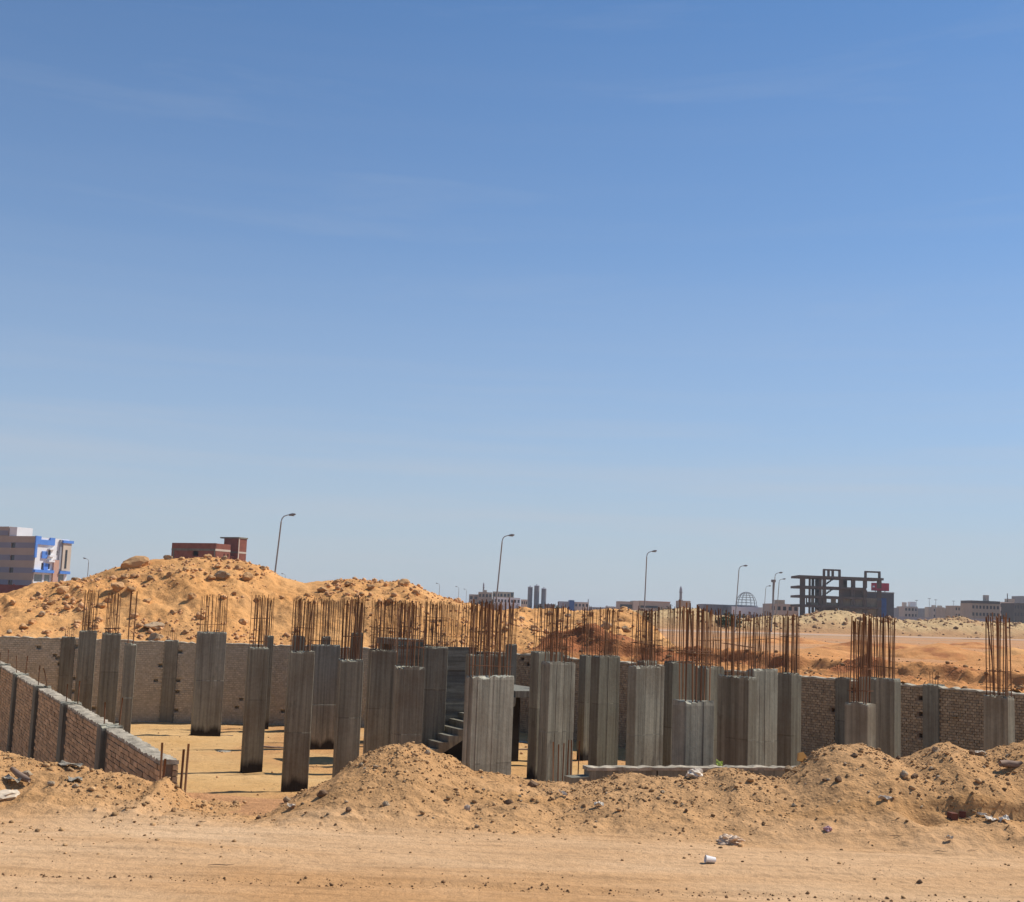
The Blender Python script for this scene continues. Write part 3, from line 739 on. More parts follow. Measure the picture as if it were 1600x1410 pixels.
# mortar capping, uneven
def capping(Lw, y0, y1, z, rd, name, parent, mat, step=.09, amp=.03):
    n = int(Lw / step); V = []; F = []
    for i in range(n + 1):
        x = Lw * i / n; e0 = rd.uniform(-.006, .006); e1 = rd.uniform(-.006, .006); h = z + rd.uniform(-amp * .4, amp)
        V += [(x, y0 + e0, z - .03), (x, y0 + e0, h), (x, (y0 + y1) / 2, h + rd.uniform(0, .02)), (x, y1 + e1, h + rd.uniform(-.01, .01)), (x, y1 + e1, z - .03)]
    for i in range(n):
        for k in range(4): F.append((i * 5 + k, (i + 1) * 5 + k, (i + 1) * 5 + k + 1, i * 5 + k + 1))
    F += [(0, 1, 2, 3, 4), tuple(n * 5 + k for k in (4, 3, 2, 1, 0))]
    return link(name, new_mesh(name, V, F), parent, mat)
capping(Lw, -TH - .004, TH + .004, ZT, rd, 'mortar_cap', lw, M['mortar_white'], .07, .022)
for p in piers:
    sh = shaft_mesh(.34, .27, ZT + .035 - FLOOR + .05, rd); o = link('pier', sh, lw, M['concrete_plain']); o.location = (p, .01, FLOOR - .05)
    for (dx, dy) in ((-.1, -.07), (.12, .07)):
        add_bar(lw, p + dx, dy, ZT - .1, .38 + rd.uniform(0, .14), rd, 1, .05)
for (dx, dy, hh) in ((.0, .10, 1.05), (-.10, -.12, 1.05), (.02, -.10, .98), (-.08, .12, .9)):    # bars of the unfinished end pier
    add_bar(lw, -.16 + dx, dy, -.55, hh, rd, 2, .02)
m = MB()
for z in (-.12, -.03):
    c4 = [(-.30, -.15, z), (-.10, -.15, z), (-.10, .14, z), (-.30, .14, z)]
    for i in range(4): m.tube([c4[i], c4[(i + 1) % 4]], .006, 5)
m.build('stirrup', M['rust'], lw)
m = MB(); m.box(-.30, -.02, -.13, .10, FLOOR, ZT - .42); m.build('pier_stub', M['concrete_plain'], lw)

# long upright board leaning at the far end of the wall (outermost pier carries a pale strip)
# rear walls: small headers, thousands of bricks, one joined part each
def rear_wall(name, p0, p1, zt, bmat, mmat, label, pier_px, seed, pier_w=.42, hole_n=22):
    rd = random.Random(seed); Lw, rz = wall_frame(p0, p1)
    root = empty(name, (p0.x, p0.y, 0), rz); tag(root, label, 'wall')
        # piers, found where the wall's line crosses their sight line
    d = (p1 - p0).normalized(); ps = []
    for px in pier_px:
        q = at(px, 1040, 10.0); k = (p0.x * q.y - p0.y * q.x) / (d.y * q.x - d.x * q.y); ps.append(k)
    holes = [(rd.uniform(.3, Lw - .3), rd.uniform(FLOOR + .3, zt - .15)) for _ in range(hole_n)]
    for k in ps:
        for z in np.arange(FLOOR + .4, zt, .5): holes.append((k + rd.choice([-.3, .3]), z + rd.uniform(-.1, .1)))
    c = MB(); c.box(0, Lw, .02, .12, FLOOR - .05, zt - .02); nch = int(Lw); cw_ = Lw / nch
    for i in range(nch):
        c.wall(i * cw_, (i + 1) * cw_, FLOOR - .05, zt - .02, -.10, .0199, [(hx - .07, hx + .07, hz - .05, hz + .05) for hx, hz in holes])
    c.build('mortar_core', M[mmat], root)
    m = MB(); tt = []
    for (a, b, z0, z1) in brick_rows(Lw, FLOOR, zt - .02, .105, .052, .014, rd):
        if any(abs((a + b) / 2 - k) < pier_w / 2 for k in ps): continue
        if any(a < hx + .065 and b > hx - .065 and z0 < hz + .045 and z1 > hz - .045 for hx, hz in holes): continue
        rough_box(m, a, b, -.120 + rd.uniform(-.006, .006) * (2 if 'rear' in bmat else 1), -.085, z0, z1, rd, .003); tt.append(rd.uniform(.75, 1.2) if 'rear' in bmat else rd.uniform(.88, 1.1))
    me = new_mesh('brick_courses', m.v, m.f); tone_attr(me, [tt[p // 6] for p in range(len(m.f))]); stuff(link('brick_courses', me, root, M[bmat]))
    capping(Lw, -.135, .13, zt, rd, 'mortar_cap', root, M['mortar_grey'], .12, .035)
    for k in ps:
        sh = shaft_mesh(pier_w, .30, zt + .06 - FLOOR + .05, rd); o = link('pier', sh, root, M['concrete_plain']); o.location = (k, -.02, FLOOR - .05)
        for i in range(5): add_bar(root, k - .15 + .075 * i, rd.choice([-.1, .05]), zt - .1, .42 + rd.uniform(0, .1), rd, 0, .02)
    return root
rear_wall('rear_wall', WA, WB, .50, 'brick_grey', 'mortar_grey', 'grey block retaining wall across the back, below the big sand heap', (105, 266, 615, 705), 21)
rear_wall('brick_retaining_wall', WB, WC, .50, 'brick_rear', 'mortar', 'brown brick retaining wall running back from the right picture edge', (880, 1085, 1322, 1460, 1640), 22)

# ------------------------------------------------------------------ staircase in the middle of the pit
sa = math.radians(27)
sx = Vector((math.cos(sa), math.sin(sa), 0)); sy = Vector((-math.sin(sa), math.cos(sa), 0))
lp = at(806, 1080, 34.2)                                   # landing, left edge on the front side
st = empty('staircase', (lp.x, lp.y, 0), sa); tag(st, 'raw concrete stair with two flights and a landing in the pit', 'stair')
ZL = lp.z; n1 = 12; tr = .27; rise1 = (ZL - FLOOR) / n1
for i in range(n1 - 1):                                    # lower flight rises to the right, towards the landing
    z1 = FLOOR + rise1 * (i + 1); x0 = -(n1 - 1 - i) * tr
    m = MB(); m.box(x0, x0 + tr + .012, 0, 1.2, z1 - rise1 - .004, z1); m.build('step', M['concrete_step'], st)
Lf = (n1 - 1) * tr
MB().prism([(-Lf, FLOOR - .02), (-Lf + .25, FLOOR - .02), (0, ZL - rise1 - .22), (0, ZL - rise1 - .006), (-Lf, FLOOR - .006 + .0)], .003, 1.197).build('lower_flight_slab', M['concrete_plain'], st)
MB().box(0, 1.3, 0, 2.6, ZL - .17, ZL).build('landing', M['concrete_step'], st)
ZTOP = at(706, 1000, 35.5).z; n2 = 9; rise2 = (ZTOP - ZL) / n2
for i in range(n2 - 1):                                    # upper flight goes back to the left
    z1 = ZL + rise2 * (i + 1); x1 = -i * tr
    MB().box(x1 - tr - .012, x1, 1.4, 2.6, z1 - rise2 - .004, z1).build('step', M['concrete_step'], st)
Lu = (n2 - 1) * tr
MB().prism([(0, ZL - .17), (0, ZL - .006), (-Lu, ZTOP - rise2 - .006), (-Lu, ZTOP - rise2 - .22)], 1.403, 2.597).build('upper_flight_slab', M['concrete_plain'], st)
MB().box(-Lu - .75, -Lu, 1.3, 2.8, ZTOP - .16, ZTOP).build('top_landing', M['concrete_step'], st)
for (x, y) in ((1.1, .2), (1.1, 2.4)):
    MB().box(x - .12, x + .12, y - .12, y + .12, FLOOR - .05, ZL - .172).build('support', M['concrete_plain'], st)
for (x, y) in ((-Lu - .55, 2.55),):
    MB().box(x - .15, x + .15, y - .12, y + .12, FLOOR - .05, ZTOP - .162).build('support', M['concrete_plain'], st)
MB().prism([(-2.4, FLOOR - .04), (0.6, FLOOR - .04), (.6, ZL - .178), (0, ZL - rise1 - .235), (-2.4, FLOOR + .25)], .86, 1.05).build('added_shade_wall', M['void_shade'], st)  # added wall: blocks bounced light, coloured black as the shaded void under the flight
# board-formed wall beside the stair
def hboard_wall(L_, t, z0, z1, rd):
    V = []; F = []; vals = []; z = z0
    while z < z1 - .01:
        zn = min(z1, z + rd.uniform(.12, .2)); o = rd.choice([0, .004, .01, .016]); b = len(V); y0 = -t / 2 - o; y1 = t / 2 + o
        V += [(0, y0, z), (L_, y0, z), (L_, y1, z), (0, y1, z), (0, y0, zn), (L_, y0, zn), (L_, y1, zn), (0, y1, zn)]
        F += [(b, b + 3, b + 2, b + 1), (b + 4, b + 5, b + 6, b + 7), (b, b + 1, b + 5, b + 4), (b + 1, b + 2, b + 6, b + 5), (b + 2, b + 3, b + 7, b + 6), (b + 3, b, b + 4, b + 7)]
        vals += [rd.uniform(.7, 1.2)] * 6; z = zn - .0015
    me = new_mesh('wall_face', V, F); tone_attr(me, vals); return me
rd = random.Random(77)
p = Vector((lp.x, lp.y, 0)) + sx * (-3.05) + sy * 1.3; cw = empty('stair_core_wall', (p.x, p.y, 0), sa); tag(cw, 'dark horizontally board-marked concrete wall behind the stair steps', 'wall')
L_c = 2.45; zc_ = at(716, 1012, p.y + .4).z
link('wall_face', hboard_wall(L_c, .15, FLOOR - .05, zc_, rd), cw, M['concrete_board'])
for i in range(24): add_bar(cw, .05 + (L_c - .1) * i / 23, rd.choice([-.05, .05]), zc_ - .1, 1.25 + rd.gauss(0, .06), rd, rd.choice([0, 1]))
column(729, 791, 1023, 30.0, LG, 'A', .25, 942, 24, 'dark wall-like column with dense bars directly behind the widest front column', 'concrete', 2, seed=91)
# dense bar cage standing left of the stair, behind the stained column
p0 = at(578, 1020, 39.0); cg = empty('shear_wall', (p0.x, p0.y, 0), math.radians(8)); tag(cg, 'long low concrete wall with a dense rank of rusty bars left of the stair', 'wall')
Lc = 3.5; zt_ = at(650, 1016, 39.2).z
link('wall_face', hboard_wall(Lc, .25, FLOOR - .05, zt_, rd), cg, M['concrete_board'])
for i in range(62): add_bar(cg, .04 + (Lc - .08) * i / 61 + rd.uniform(-.02, .02), rd.choice([-.09, .09]), zt_ - .1, at(650, 941, 39.2).z - zt_ + .1 + rd.gauss(0, .04), rd, 0)
m = MB()
for z in (.18, .42): m.tube([(0, -.1, zt_ + z), (Lc, -.1, zt_ + z + .02)], .006, 5)
m.build('tie_bar', M['rust'], cg)

# loose starter bars at the foot of the broad grey column
p = at(883, 1215, 18.5)
sb = empty('starter_bars', (p.x, p.y, p.z - .5), .3); tag(sb, 'short rusty starter bars sticking up beside the broad grey column', 'rebar')
for i, px in enumerate((868, 875, 881, 889, 895, 904)):
    q = at(px, 1160 + random.uniform(-4, 6), 18.5); b_ = at(px - 3, 1225, 18.5)
    o = add_bar(sb, 0, 0, 0, 1, random.Random(i), 1, 0.01); Rinv = Matrix.Rotation(-.3, 3, 'Z')
    o.location = Rinv @ (Vector((b_.x, b_.y + random.uniform(-.1, .1), b_.z - .6)) - Vector((p.x, p.y, p.z - .5))); o.scale = (1, 1, q.z - b_.z + .6)

# low concrete edge beam at the front of the pit
b0 = at(915, 1199, 15.0); b1 = at(1242, 1191, 15.8)
Lb, rb = wall_frame(Vector((b0.x, b0.y, 0)), Vector((b1.x, b1.y, 0)))
gb = empty('edge_beam', (b0.x, b0.y, 0), rb); tag(gb, 'low pale-topped concrete edge beam half buried by the dirt', 'beam')
rd = random.Random(3)
m = MB(); segs = [(0.02, .86), (.875, 1.95), (1.965, Lb + .1)]
for (a, b_) in segs:
    m = MB(); rough_box(m, a, b_, -.07, .09, -1.2, b0.z - .012, rd, .003); m.build('beam_segment', M['concrete_plain'], gb)
capping(Lb + .1, -.075, .095, b0.z, rd, 'mortar_cap', gb, M['mortar_white'], .07, .012)
m = MB(); rough_box(m, -.22, 0.015, -.12, .13, -.9, b0.z - .10, rd, .015); m.build('broken_end', M['concrete_plain'], gb)

# ------------------------------------------------------------------ stones
def rock_mesh(seed, sub=2, flat=.65, ang=.35):
    bm = bmesh.new(); bmesh.ops.create_icosphere(bm, subdivisions=sub, radius=.5); rd = random.Random(seed)
    planes = [(Vector((rd.gauss(0, 1), rd.gauss(0, 1), rd.gauss(0, 1))).normalized(), rd.uniform(.26, .44)) for _ in range(9)]
    o = Vector((rd.uniform(0, 50), rd.uniform(0, 50), 0))
    from mathutils import noise as mn
    for v in bm.verts:
        p = v.co.copy()
        for n, dd in planes:
            k = p.dot(n)
            if k > dd: p -= n * (k - dd) * .85
        p *= 1 + ang * mn.noise(p * 2.6 + o) + .12 * mn.noise(p * 6 + o)
        p.z *= flat; p.y *= .85; v.co = p
    me = bpy.data.meshes.new('rock'); bm.to_mesh(me); bm.free(); return me
ROCKS = [rock_mesh(i, 3) for i in range(7)]
SMALL = [rock_mesh(50 + i, 2) for i in range(6)]
def mcopy(me, mat):
    c = me.copy(); c.materials.clear(); c.materials.append(mat); return c
ROCKM = {k: [mcopy(r, M[k]) for r in ROCKS] for k in ('rock_tan', 'rock_grey', 'rock_pale', 'rock_dark')}
SMALLM = {k: [mcopy(r, M[k]) for r in SMALL] for k in ('rock_tan', 'rock_grey', 'rock_pale', 'rock_dark', 'clod')}

def put(name, me, px, py, w_px, Hf, label, cat, group=None, sink=.3, rot=None, sc=(1, 1, 1), Ys=(8, 70)):
    """stand something on the ground where the sight line of a photograph pixel first meets the surface"""
    lo, hi = Ys; yq = np.arange(lo, hi, .02 if hi < 20 else .05)
    for dy in range(0, 40, 1):
        d = CAM_R @ Vector(((px - 800) / FPX, -(py + dy - 705) / FPX, -1))
        xs_ = d.x / d.y * yq; zs_ = CAM_H + d.z / d.y * yq; g = Hf(xs_, yq); hit = np.nonzero(zs_ <= g)[0]
        if len(hit): break
    else: return None
    k = hit[0]; Yq = yq[k]; s = w_px / FPX * Yq
    o = link(name, me); o.location = (xs_[k], Yq, g[k] + s * (.5 * .6 - sink) * .6); o.scale = (s * sc[0], s * sc[1], s * sc[2])
    o.rotation_euler = rot if rot else (random.uniform(-.3, .3), random.uniform(-.3, .3), random.uniform(0, 6.28))
    if label: tag(o, label, cat, group)
    return o
random.seed(101)
def heapH(X, Y): return np.where(Y < Yw(X) + .1, -9, H_heap(X, Y))
def lowH(X, Y): return np.maximum(np.where(Y < 46.6, -9, H_low(X, Y)), np.where(Y < Yw(X) + .1, -9, np.where(X < 3, H_heap(X, Y), -9)))
o = put('boulder', ROCKM['rock_tan'][2], 212, 886, 48, heapH, 'largest rounded boulder perched on the crest of the left sand heap', 'boulder', None, .28, (0, -.2, .3), (1.1, 1, .95), (41, 62))
o = put('boulder', ROCKM['rock_grey'][4], 345, 905, 26, heapH, 'grey boulder below the crest of the heap, under the red brick house', 'boulder', None, .1, None, (1, 1, 1), (41, 62))
o = put('boulder', ROCKM['rock_tan'][1], 100, 925, 24, heapH, 'rounded tan boulder on the left shoulder of the heap by the striped building', 'boulder', None, .1, None, (1, 1, 1), (41, 62))
o = put('boulder', ROCKM['rock_grey'][0], 241, 983, 36, heapH, 'flat grey slab-like boulder low on the heap above the rear wall', 'boulder', None, .1, (0, 0, .2), (1, 1, .55), (41, 62))
o = put('boulder', ROCKM['rock_tan'][5], 183, 920, 26, heapH, 'tan boulder halfway down the heap below the crest boulder', 'boulder', None, .1, None, (1, 1, 1), (41, 62))
bl = [(385, 905, 22), (205, 925, 16), (50, 975, 16), (65, 962, 14), (230, 942, 17), (195, 903, 14), (262, 868, 15), (325, 872, 14), (350, 874, 12), (284, 875, 13), (410, 890, 13), (380, 975, 16), (242, 1000, 26), (118, 905, 14),
      (132, 908, 12), (37, 982, 16), (330, 905, 15), (300, 935, 15), (148, 983, 14), (270, 960, 13), (290, 990, 12), (120, 975, 14), (80, 945, 14), (20, 945, 13), (158, 950, 16), (210, 965, 14), (365, 930, 12), (400, 940, 14), (440, 935, 10), (315, 968, 14),
      (235, 905, 12), (265, 900, 15), (290, 893, 13), (170, 940, 12), (110, 950, 12), (60, 930, 10), (15, 990, 12), (75, 990, 13), (372, 890, 14), (340, 888, 12)]
for i, (x, y, w) in enumerate(bl):
    put('boulder', random.choice(ROCKM[random.choice(['rock_tan', 'rock_tan', 'rock_tan', 'rock_grey'])]), x, y, w, heapH, 'one of many mid-sized rocks strewn over the big left heap', 'rock', 'rocks strewn over the left heap', .12, Ys=(41, 62))
for i, (x, y, w) in enumerate([(505, 925, 18), (525, 912, 14), (545, 915, 16), (580, 920, 14), (630, 915, 22), (650, 930, 16), (610, 942, 14), (480, 932, 12), (565, 930, 11), (595, 905, 12)]):
    put('boulder', random.choice(ROCKM['rock_tan']), x, y, w, heapH, 'one of the rocks on the lower hump of the heap, centre left', 'rock', 'rocks on the lower hump of the heap', .12, Ys=(41, 64))
for i, (x, y, w) in enumerate([(815, 970, 14), (835, 985, 16), (905, 975, 12), (920, 985, 26), (945, 982, 22), (888, 965, 14), (885, 982, 9), (860, 960, 10), (975, 985, 14), (790, 985, 14), (905, 990, 12), (960, 998, 10)]):
    put('boulder', random.choice(ROCKM[random.choice(['rock_tan', 'rock_grey', 'rock_tan'])]), x, y, w, lowH, 'one of the clods on the low ridge behind the rear corner', 'rock', 'clods on the low ridge', .1, Ys=(44, 66))

# foreground stones that can be told apart
fs = [(565, 1196, 9, 'rock_pale', 'small pale stone high on the left face of the sand pile'), (587, 1200, 10, 'rock_pale', 'pale flat stone right of another near the sand pile top'),
      (668, 1178, 12, 'rock_pale', 'pale tan stone at the right shoulder of the sand pile'), (448, 1252, 17, 'rock_grey', 'grey stone at the left toe of the sand pile'),
      (506, 1244, 22, 'rock_dark', 'dark flat stone low on the left flank of the sand pile'), (544, 1268, 12, 'rock_dark', 'dark reddish stone at the front foot of the sand pile'),
      (795, 1258, 17, 'rock_dark', 'dark grey stone right of the sand pile foot'), (832, 1230, 22, 'rock_dark', 'brown lump on the dirt below the broad grey column'),
      (604, 1258, 14, 'rock_pale', 'pale stone in the lower middle of the sand pile'), (745, 1293, 11, 'rock_grey', 'grey-brown stone on the road before the sand pile'),
      (404, 1279, 10, 'rock_dark', 'brown stone lying alone on the road left of the sand pile'), (1335, 1182, 12, 'rock_dark', 'dark reddish stone near the top of the right dirt bank'),
      (1404, 1187, 9, 'rock_dark', 'small brown stone on the right dirt bank under the pier'), (1461, 1174, 16, 'rock_grey', 'grey block on the second crest of the right dirt bank'),
      (1519, 1178, 13, 'rock_dark', 'reddish stone in the dip between right bank crests'), (1414, 1211, 16, 'rock_pale', 'pale flat stone on the face of the right dirt bank'),
      (1429, 1215, 14, 'rock_dark', 'brown stone just right of the pale flat stone'), (1310, 1222, 16, 'rock_dark', 'brown broken block low on the right dirt bank'),
      (1289, 1222, 9, 'rock_dark', 'small dark stone left of the brown broken block'), (1233, 1196, 18, 'rock_grey', 'grey lump at the right end of the edge beam'),
      (1480, 1180, 8, 'rock_tan', 'tan pebble right of the grey block on the crest'), (1035, 1240, 8, 'rock_pale', 'single pale pebble on the dirt before the edge beam'),
      (1072, 1270, 8, 'rock_dark', 'dark pebble at the foot of the dirt before the edge beam'), (1240, 1260, 8, 'rock_pale', 'whitish pebble at the foot of the right bank'),
      (1437, 1381, 10, 'rock_dark', 'dark clod on the road near the bottom right'), (80, 1227, 14, 'rock_pale', 'pale stone on the left bank near the broken pipe'),
      (42, 1214, 18, 'rock_pale', 'large pale lump on the left bank below the brick wall'), (118, 1231, 12, 'rock_pale', 'whitish lump on the left bank beside plaster scraps'),
      (271, 1268, 10, 'rock_tan', 'tan stone at the foot of the left rubble'), (187, 1232, 9, 'rock_dark', 'dark clod on the left rubble under the wall')]
for (x, y, w, k, lab) in fs:
    put('stone', random.choice(SMALLM[k]), x, y, w, H_near, lab, 'stone', None, .12, Ys=(8, 15.5))
def zone(x): return 'the left rubble below the brick wall' if x < 400 else 'the central sand pile' if x < 890 else 'the dirt before the low edge beam' if x < 1240 else 'the right dirt bank'
for i in range(140):
    x = random.choice([random.uniform(60, 330), random.uniform(470, 870), random.uniform(470, 870), random.uniform(900, 1240), random.uniform(1240, 1600), random.uniform(1240, 1600)])
    cy = float(np.interp(x, [p[0] for p in berm_px], [p[1] for p in berm_px])); y = random.uniform(cy + 4, min(1290, cy + 110))
    put('stone', random.choice(SMALLM[random.choice(['rock_grey', 'clod', 'clod', 'clod', 'rock_tan', 'rock_pale', 'rock_pale'])]), x, y, random.choice([4, 5, 5, 6, 6, 7, 8]), H_near, 'one of the small loose stones scattered over ' + zone(x), 'stone', 'small stones on ' + zone(x), .12, Ys=(8, 15.5))

def scatter(name, n, pts, sizes, Hf, mat, seed, tones=(.55, 1.25), flat=.7):
    r = np.random.default_rng(seed); tm = rock_mesh(seed, 1, flat, .5)
    v0 = np.array([v.co[:] for v in tm.vertices]); f0 = np.array([p.vertices[:] for p in tm.polygons])
    Xp, Yp = pts; n = len(Xp); Z = Hf(Xp, Yp); a = r.uniform(0, 6.28, n); ca, sa_ = np.cos(a)[:, None], np.sin(a)[:, None]
    j = 1 + r.uniform(-.35, .35, (n, len(v0), 3)); vv = v0[None] * j * sizes[:, None, None]; 
    x = vv[..., 0] * ca - vv[..., 1] * sa_; y = vv[..., 0] * sa_ + vv[..., 1] * ca
    V = np.stack([x + Xp[:, None], y + Yp[:, None], vv[..., 2] + (Z + sizes * .12)[:, None]], -1).reshape(-1, 3)
    F = (f0[None] + (np.arange(n) * len(v0))[:, None, None]).reshape(-1, 3)
    me = np_mesh(name, V, F)
    tn = np.repeat(r.uniform(tones[0], tones[1], n), F.size // n); c = np.stack([tn, tn * r.uniform(.95, 1.03), tn, np.ones_like(tn)], -1)
    at_ = me.attributes.new('tone', 'FLOAT_COLOR', 'CORNER'); at_.data.foreach_set('color', c.astype(np.float32).ravel())
    o = link(name, me, None, mat); stuff(o); return o
r = np.random.default_rng(3)
def berm_pts(n):
    X_ = r.uniform(-7.5, 7.5, n); yc = np.interp(X_, bX, bY); Y_ = yc + .3 - np.abs(r.normal(0, 1.0, n)); return X_, Y_
Xp, Yp = berm_pts(17000); k = fbm(Xp * 1.2, Yp * 1.2, 7, 3) > -.25; Xp, Yp = Xp[k], Yp[k]
o = scatter('gravel', 0, (Xp, Yp), np.minimum(.008 + r.exponential(.0105, len(Xp)), .09), H_near, M['clod'], 61, (.95, 1.9)); tag(o, 'small clods and pebbles covering the front dirt banks', 'gravel')
Xp, Yp = r.uniform(-7, 7, 2600), r.uniform(7.6, 12.4, 2600); k = fbm(Xp * .6, Yp * 2, 17, 3) > .05; Xp, Yp = Xp[k], Yp[k]
o = scatter('road_grit', 0, (Xp, Yp), np.minimum(.006 + r.exponential(.006, len(Xp)), .035), H_near, M['clod'], 62, (.45, 1.5)); tag(o, 'fine grit and pebbles lying on the sandy road', 'gravel')
Xp = r.uniform(-6, 7, 600); Yp = 9.55 + .05 * Xp + r.normal(0, .07, 600)
o = scatter('track_crumbs', 0, (Xp, Yp), np.minimum(.007 + r.exponential(.008, len(Xp)), .04), H_near, M['clod'], 63, (.4, 1.2)); tag(o, 'dark crumbs along the wheel track across the road', 'gravel')
Xp = r.uniform(-30, 2, 7000); Yp = Yw(Xp) + .3 + r.uniform(0, 8.5, len(Xp)); k = (fbm(Xp * .5, Yp * .5, 27, 3) > -.12); Xp, Yp = Xp[k], Yp[k]
o = scatter('heap_rubble', 0, (Xp, Yp), np.minimum(.04 + r.exponential(.055, len(Xp)), .4), H_heap, M['rock_tan'], 64, (.8, 1.25)); tag(o, 'loose rubble and clods covering the big sand heap', 'rubble')
Xp = r.uniform(-8, 17, 1800); Yp = 47.5 + r.uniform(0, 16, len(Xp))
o = scatter('ridge_rubble', 0, (Xp, Yp), np.minimum(.05 + r.exponential(.07, len(Xp)), .4), H_low, M['rock_tan'], 65, (.75, 1.2)); tag(o, 'loose rubble on the low ridge behind the corner', 'rubble')
U_ = r.uniform(-3, 34, 1500); V_ = np.abs(r.normal(0, 2.6, 1500)) + .2; Xp = WB.x + U_ * dW.x + V_ * nW.x; Yp = WB.y + U_ * dW.y + V_ * nW.y
o = scatter('bank_rubble', 0, (Xp, Yp), np.minimum(.03 + r.exponential(.04, len(Xp)), .25), H_bank, M['clod'], 66, (.5, 1.2)); tag(o, 'crumbled clods along the cut bank behind the brick wall', 'rubble')
Xp = r.uniform(4, 60, 700); Yp = 45 + 120 * r.uniform(0, 1, 700) ** 1.4
o = scatter('plain_clods', 0, (Xp, Yp), np.minimum(.03 + r.exponential(.05, len(Xp)), .35), H_plain, M['clod'], 67, (.6, 1.3)); tag(o, 'scattered clods on the flat ground behind the brick wall', 'rubble')
Xp = r.uniform(10, 150, 1600); Yp = 226 + .62 * (Xp - 20) - np.abs(r.normal(0, 9, 1600))
o = scatter('mound_rubble', 0, (Xp, Yp), np.minimum(.15 + r.exponential(.25, len(Xp)), 1.6), H_rid, M['clod'], 69, (.5, 1.5)); tag(o, 'rubble strewn over the distant sand mounds', 'rubble')
Xp = r.uniform(-12, 12, 700); Yp = r.uniform(19, 42, 700); k = Yp < Yw(Xp) - .3
o = scatter('pit_crumbs', 0, (Xp[k], Yp[k]), np.minimum(.015 + r.exponential(.02, k.sum()), .12), H_floor, M['clod'], 68, (.6, 1.4)); tag(o, 'small crumbs on the sandy pit floor', 'gravel')

# ------------------------------------------------------------------ litter on the road
M['cup'] = simple('cup', (.76, .73, .70), .04, 4, .35, spec=.4)
M['bag_tan'] = simple('bag_tan', (.62, .45, .30), .15, 6, .45, spec=.4)
M['bag_white'] = simple('bag_white', (.72, .61, .47), .12, 6, .5)
M['bag_green'] = simple('bag_green', (.40, .47, .10), .15, 8, .5)
M['pink'] = simple('pink', (.50, .30, .31), .3, 8, .7)
M['card'] = simple('card', (.62, .50, .36), .15, 5, .8)
M['plastic_orange'] = simple('plastic_orange', (.52, .26, .07), .2, 6, .6)
M['board_wood'] = simple('board_wood', (.24, .165, .12), .3, 6, .9, (1, 8, 8))
M['foil'] = simple('foil', (.46, .38, .30), .2, 8, .35)
M['brick_red'] = simple('brick_red', (.15, .06, .04), .2, 8, .95)

def crumple(name, seed, mat, sx_=1, sy_=1, sz_=.6, sub=3, amp=.45):
    from mathutils import noise as mn
    bm = bmesh.new(); bmesh.ops.create_icosphere(bm, subdivisions=sub, radius=.5); o = Vector((seed * 3.1, seed * 1.7, 0))
    for v in bm.verts:
        p = v.co.copy(); k = 1 + amp * (abs(mn.noise(p * 3 + o)) * 2 - .5) + .25 * mn.noise(p * 8 + o)
        v.co = Vector((p.x * k * sx_, p.y * k * sy_, p.z * k * sz_))
    me = bpy.data.meshes.new(name); bm.to_mesh(me); bm.free(); me.materials.append(mat); return me
def ground_hit(px, py, Hf=H_near, Ys=(7, 15.5)):
    yq = np.arange(*Ys, .01)
    for dy in range(0, 60, 2):
        d = CAM_R @ Vector(((px - 800) / FPX, -(py + dy - 705) / FPX, -1))
        zs_ = CAM_H + d.z / d.y * yq; xs_ = d.x / d.y * yq; k = np.nonzero(zs_ <= Hf(xs_, yq))[0]
        if len(k): k = k[0]; return Vector((xs_[k], yq[k], float(Hf(xs_[k:k + 1], yq[k:k + 1])[0])))
def sheet_mesh(w, d, seed, mat, amp=.02):
    rd = random.Random(seed); n = 6; V = []; F = []
    for j in range(n):
        for i in range(n): V.append((w * (i / (n - 1) - .5) + rd.uniform(-.1, .1) * w / n, d * (j / (n - 1) - .5) + rd.uniform(-.1, .1) * d / n, rd.uniform(0, amp) + amp * math.sin(i * 1.3 + j + seed)))
    for j in range(n - 1):
        for i in range(n - 1): F.append((j * n + i, j * n + i + 1, (j + 1) * n + i + 1, (j + 1) * n + i))
    k = len(V); V += [(x, y, z - .004) for x, y, z in V]; F += [tuple(q + k for q in reversed(f)) for f in F]
    me = new_mesh('sheet', V, F); me.materials.append(mat); return me
p = ground_hit(1110, 1349); c = empty('paper_cup', (p.x, p.y, p.z + .036), .12); c.scale = (.82, .82, .82); c.location.z -= .007; tag(c, 'white paper cup lying on its side on the sandy road', 'cup')
m = MB(); prof = [(.026, -.05), (.027, -.049), (.036, .049), (.039, .05), (.039, .054), (.034, .054), (.033, .045), (.0245, -.044), (.001, -.044)]
m.lathe(prof, 24); o = m.build('cup_body', M['cup'], c, True); o.rotation_euler = (0, -PI / 2 + .12, 0)
o = put('plastic_bag', crumple('plastic_bag', 3, M['bag_tan'], 1.1, .7, .45, 4, .7), 1140, 1318, 36, H_near, 'crumpled translucent tan plastic bag on the road behind the cup', 'bag', None, .1, (0, 0, .2), (1, 1, 1), (8, 15))
o = put('rag', crumple('rag', 5, M['pink'], 1, .8, .7), 1294, 1298, 13, H_near, 'small pink rag lying on the road at right', 'rag', None, .1, (0, 0, .5), (1, 1, 1), (8, 15))
o = put('plastic_bag', crumple('plastic_bag', 8, M['bag_white'], 1.1, .7, .7), 1087, 1204, 24, H_near, 'greyish white crumpled bag caught on the edge beam', 'bag', None, .1, (0, .3, .3), (1, 1, 1), (8, 15))
